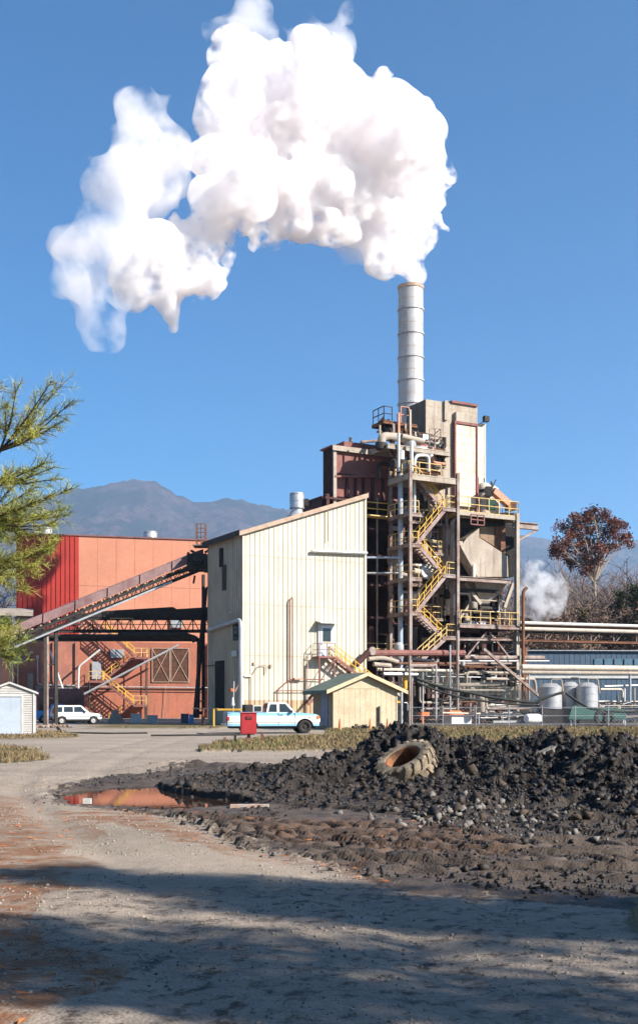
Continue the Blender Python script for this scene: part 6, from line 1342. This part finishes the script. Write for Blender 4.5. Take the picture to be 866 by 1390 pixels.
for k in range(40):
    c=copy_tree(wp); a=Rp.uniform(.9,1.3); c.location=V((-44+k*3.5+Rp.uniform(-1,1),Rp.uniform(-33,-24)-(4 if k>14 else 0),0)); c.scale=(a*2.2,a*2.2,a*1.9); 
    if k>=26: yy=-18+(k-26)*3.6; c.location=V((-15-max(0,yy)*.3-Rp.uniform(0,6),yy,0)); c.scale=(a*1.7,a*1.7,a*1.4)
    c.rotation_euler=(0,0,Rp.uniform(0,6)); c.name='sky_block_pine'; c['label']='tall dark pine added out of view to block sky light'; c['group']='added unseen pines blocking sky light'
cs=[]
for i in range(150):
    z=2.5+9*Rp.random(); a=Rp.uniform(0,6.28); d=1.75*Rp.random()**.5*(1.15-z/14); cs.append((-6.9+math.cos(a)*d,13+math.sin(a)*d*1.2,z))
leaf_cloud('crown',cs,60,.4,.07,needle,88,pt_,1.6)
# ================================================================== STEAM
def _h3(a,b,c,s):
    n=(a*374761393+b*668265263+c*2147483647+s*982451653)&0xFFFFFFFF; n=((n^(n>>13))*1274126177)&0xFFFFFFFF; n=n^(n>>16); return (n&0xFFFF)/65535.0
def vn3(p,s):
    i=np.floor(p).astype(np.int64); f=p-i; f=f*f*(3-2*f); r=0
    for a in (0,1):
        for b in (0,1):
            for c in (0,1): r=r+_h3(i[:,0]+a,i[:,1]+b,(i[:,2]+c)*3,s)*(f[:,0] if a else 1-f[:,0])*(f[:,1] if b else 1-f[:,1])*(f[:,2] if c else 1-f[:,2])
    return r
def ico(sub_):
    bm=bmesh.new(); bmesh.ops.create_icosphere(bm,subdivisions=sub_,radius=1); v=np.array([q.co[:] for q in bm.verts]); f=np.array([[q.index for q in t.verts] for t in bm.faces]); bm.free(); return v,f
IC3,IC2=ico(3),ico(2)
def remesh(ob,vox,its):
    md=ob.modifiers.new('r','REMESH'); md.mode='VOXEL'; md.voxel_size=vox; md=ob.modifiers.new('s','SMOOTH'); md.iterations=its
    dgr=bpy.context.evaluated_depsgraph_get(); me2=bpy.data.meshes.new_from_object(ob.evaluated_get(dgr)); ob.modifiers.clear(); ob.data=me2
def steam(name,balls,Yf,vox,amps,m,seed,label,grow_=1.0,its=9):
    rr=random.Random(seed); vs=[];fs=[];n=0
    def add(ic,c,r):
        nonlocal n
        vs.append(ic[0]*r+np.array(c[:])); fs.append(ic[1]+n); n+=len(ic[0])
    for b in balls:
        px,py,r=b; Yq=Yf(px,py); Rr=r*Yq/F*grow_; c=P(px,py,Yq+(rr.uniform(-.4,.4)*Rr if 20<r<45 else 0)); add(IC3,c,Rr*.84)
        for k in range(0 if r<17 else 12 if r<40 else int(r*1.1)):
            d=V((rr.gauss(0,1),rr.gauss(0,1),rr.gauss(0,1))).normalized(); q=(Rr*rr.uniform(.18,.36) if r<40 else rr.uniform(7,21)*Yq/F); add(IC2,c+d*(Rr*.95-q*.55),q)
    ob=raw(name,np.concatenate(vs),np.concatenate(fs),m); remesh(ob,vox,its)
    me=ob.data; k=len(me.vertices); co_=np.zeros(k*3,np.float32); no=np.zeros(k*3,np.float32); me.vertices.foreach_get('co',co_); me.vertex_normals.foreach_get('vector',no); p=co_.reshape(-1,3).astype(float); no=no.reshape(-1,3); h=np.zeros(k)
    for f,a,sd in amps: h+=a*(np.abs(vn3(p*f*1.4+sd*3.1,sd)-.5)*3.6-.68)
    me.vertices.foreach_set('co',(p+no*h[:,None]).astype(np.float32).ravel()); me.update(); remesh(ob,vox*1.05,2)
    ob.data.materials.clear(); ob.data.materials.append(m); ob.data.name=name; return tag(ob,label,'steam plume')
def vol_mat(name,dens,lo,xa,xb,t0,t1,sc_=.28,col_=(.985,.972,.972)):
    m=bpy.data.materials.new(name); m.use_nodes=True; nt=m.node_tree; N=nt.nodes; K=nt.links
    N.remove(N['Principled BSDF']); out=N['Material Output']; v=N.new('ShaderNodeVolumePrincipled'); v.inputs['Color'].default_value=(*col_,1); v.inputs['Anisotropy'].default_value=0.
    geo=N.new('ShaderNodeNewGeometry'); sp=N.new('ShaderNodeSeparateXYZ'); K.new(geo.outputs['Position'],sp.inputs[0])
    n=N.new('ShaderNodeTexNoise'); n.inputs['Scale'].default_value=sc_; n.inputs['Detail'].default_value=4; n.inputs['Roughness'].default_value=.62; K.new(geo.outputs['Position'],n.inputs['Vector'])
    def mr(src,a,b,c,d):
        g=N.new('ShaderNodeMapRange'); 
        for i,x in enumerate((a,b,c,d)): g.inputs[i+1].default_value=x
        K.new(src,g.inputs[0]); return g.outputs[0]
    g=mr(sp.outputs[0],xa,xb,0,1); t=mr(g,0,1,t0,t1)
    s=N.new('ShaderNodeMath'); s.operation='SUBTRACT'; K.new(n.outputs[0],s.inputs[0]); K.new(t,s.inputs[1])
    mu=N.new('ShaderNodeMath'); mu.operation='MULTIPLY'; mu.use_clamp=True; mu.inputs[1].default_value=6; K.new(s.outputs[0],mu.inputs[0])
    d=mr(g,0,1,lo,dens); m2=N.new('ShaderNodeMath'); m2.operation='MULTIPLY'; K.new(mu.outputs[0],m2.inputs[0]); K.new(d,m2.inputs[1])
    K.new(m2.outputs[0],v.inputs['Density']); K.new(v.outputs[0],out.inputs['Volume']); return m
BIG=[(558,388,17),(561,376,24),(567,354,35),(580,345,24),(596,265,30),(214,368,38),(242,418,26),(282,382,42),(572,318,36),(582,298,30),(540,320,40),(540,250,76),(575,220,34),(583,255,30),(490,200,96),(400,165,104),(330,180,76),(400,260,74),(470,265,66),(320,300,62),(262,348,54),(245,395,34),(226,345,34),(452,112,56),(415,70,34),(455,72,22),(385,62,22),(300,105,34),(275,170,28),(275,215,26),(520,150,38),(500,128,34),(568,178,20),(365,330,34),(300,370,30),(232,415,24),(440,300,26),(350,120,50),(512,318,22)]
LEFT=[(190,145,28),(215,135,20),(175,190,32),(215,190,34),(150,235,34),(195,240,38),(240,225,26),(135,290,38),(180,295,36),(105,330,34),(145,345,40),(75,345,24),(110,385,34),(150,405,34),(125,435,26),(150,460,18),(168,440,18),(215,260,26),(255,255,18),(120,260,18),(90,390,20),(200,340,28)]
TOP=[(300,40,24),(325,25,26),(285,45,14),(355,35,22),(435,35,18),(460,25,16),(400,40,22),(452,50,18),(380,20,12)]
WISP=[(490,345,20),(465,340,12),(520,352,14),(512,335,16)]
Ys=G(sa,12,0).y; Yf=lambda px,py: Ys-(558-px)*.035
X_=lambda px:(px-CX)/F*(Ys-8)
steam('main_steam',BIG,Yf,.27,[(.09,3.4,0),(.18,1.7,4),(.30,.85,5),(.34,.42,9)],vol_mat('dense_steam',2.2,.26,X_(110),X_(250),.42,.41,.6),1,'great billowing white steam plume pouring from the smokestack',1.09,4)
steam('left_steam',LEFT,lambda a,b:Yf(a,b)-2,.45,[(.15,2.0,3),(.3,1.0,0),(.5,.45,5),(.7,.2,9)],vol_mat('thin_steam',.5,.2,X_(0),X_(260),.43,.37,.24),2,'thinner ragged steam drifting down at the far left',1.5,12)
steam('top_steam',TOP,lambda a,b:Yf(a,b)+2,.45,[(.15,2.0,3),(.3,1.0,0),(.4,.45,5)],vol_mat('wisp_steam',.35,.3,-900,-800,.40,.40),3,'pale wisps of steam above the top of the main plume',1.4)
steam('wisp_steam',WISP,lambda a,b:Yf(a,b)+3,.45,[(.15,2.0,3),(.3,1.0,0),(.4,.45,5)],bpy.data.materials['wisp_steam'],4,'faint small wisp of steam just left of the stack mouth',1.25)
SM=[(722,812,26),(712,792,24),(738,802,22),(752,798,13),(714,774,14),(722,830,12),(745,815,14)]
steam('small_steam',SM,lambda a,b:119,.3,[(.15,2.6,0),(.3,1.2,0),(.5,.5,5)],vol_mat('low_steam',.7,.5,-900,-800,.45,.45,.7,(.97,.97,.98)),5,'small white steam plume drifting low right of the steel frame')
# ================================================================== HAZE
hz_=MB().hexa([V((x,y,z)) for z in (-60,1300) for x,y in ((-7500,-3200),(7500,-3200),(7500,9200),(-7500,9200))])
hm=bpy.data.materials.new('pale_air'); hm.use_nodes=True; N=hm.node_tree.nodes; N.remove(N['Principled BSDF']); v=N.new('ShaderNodeVolumePrincipled'); v.inputs['Color'].default_value=(.50,.72,1.,1); v.inputs['Density'].default_value=.00010; v.inputs['Anisotropy'].default_value=.2; hm.node_tree.links.new(v.outputs[0],N['Material Output'].inputs['Volume'])
o=hz_.build('haze',hm,None); tag(o,'pale blue air haze fading the distant hills','haze',kind='stuff')
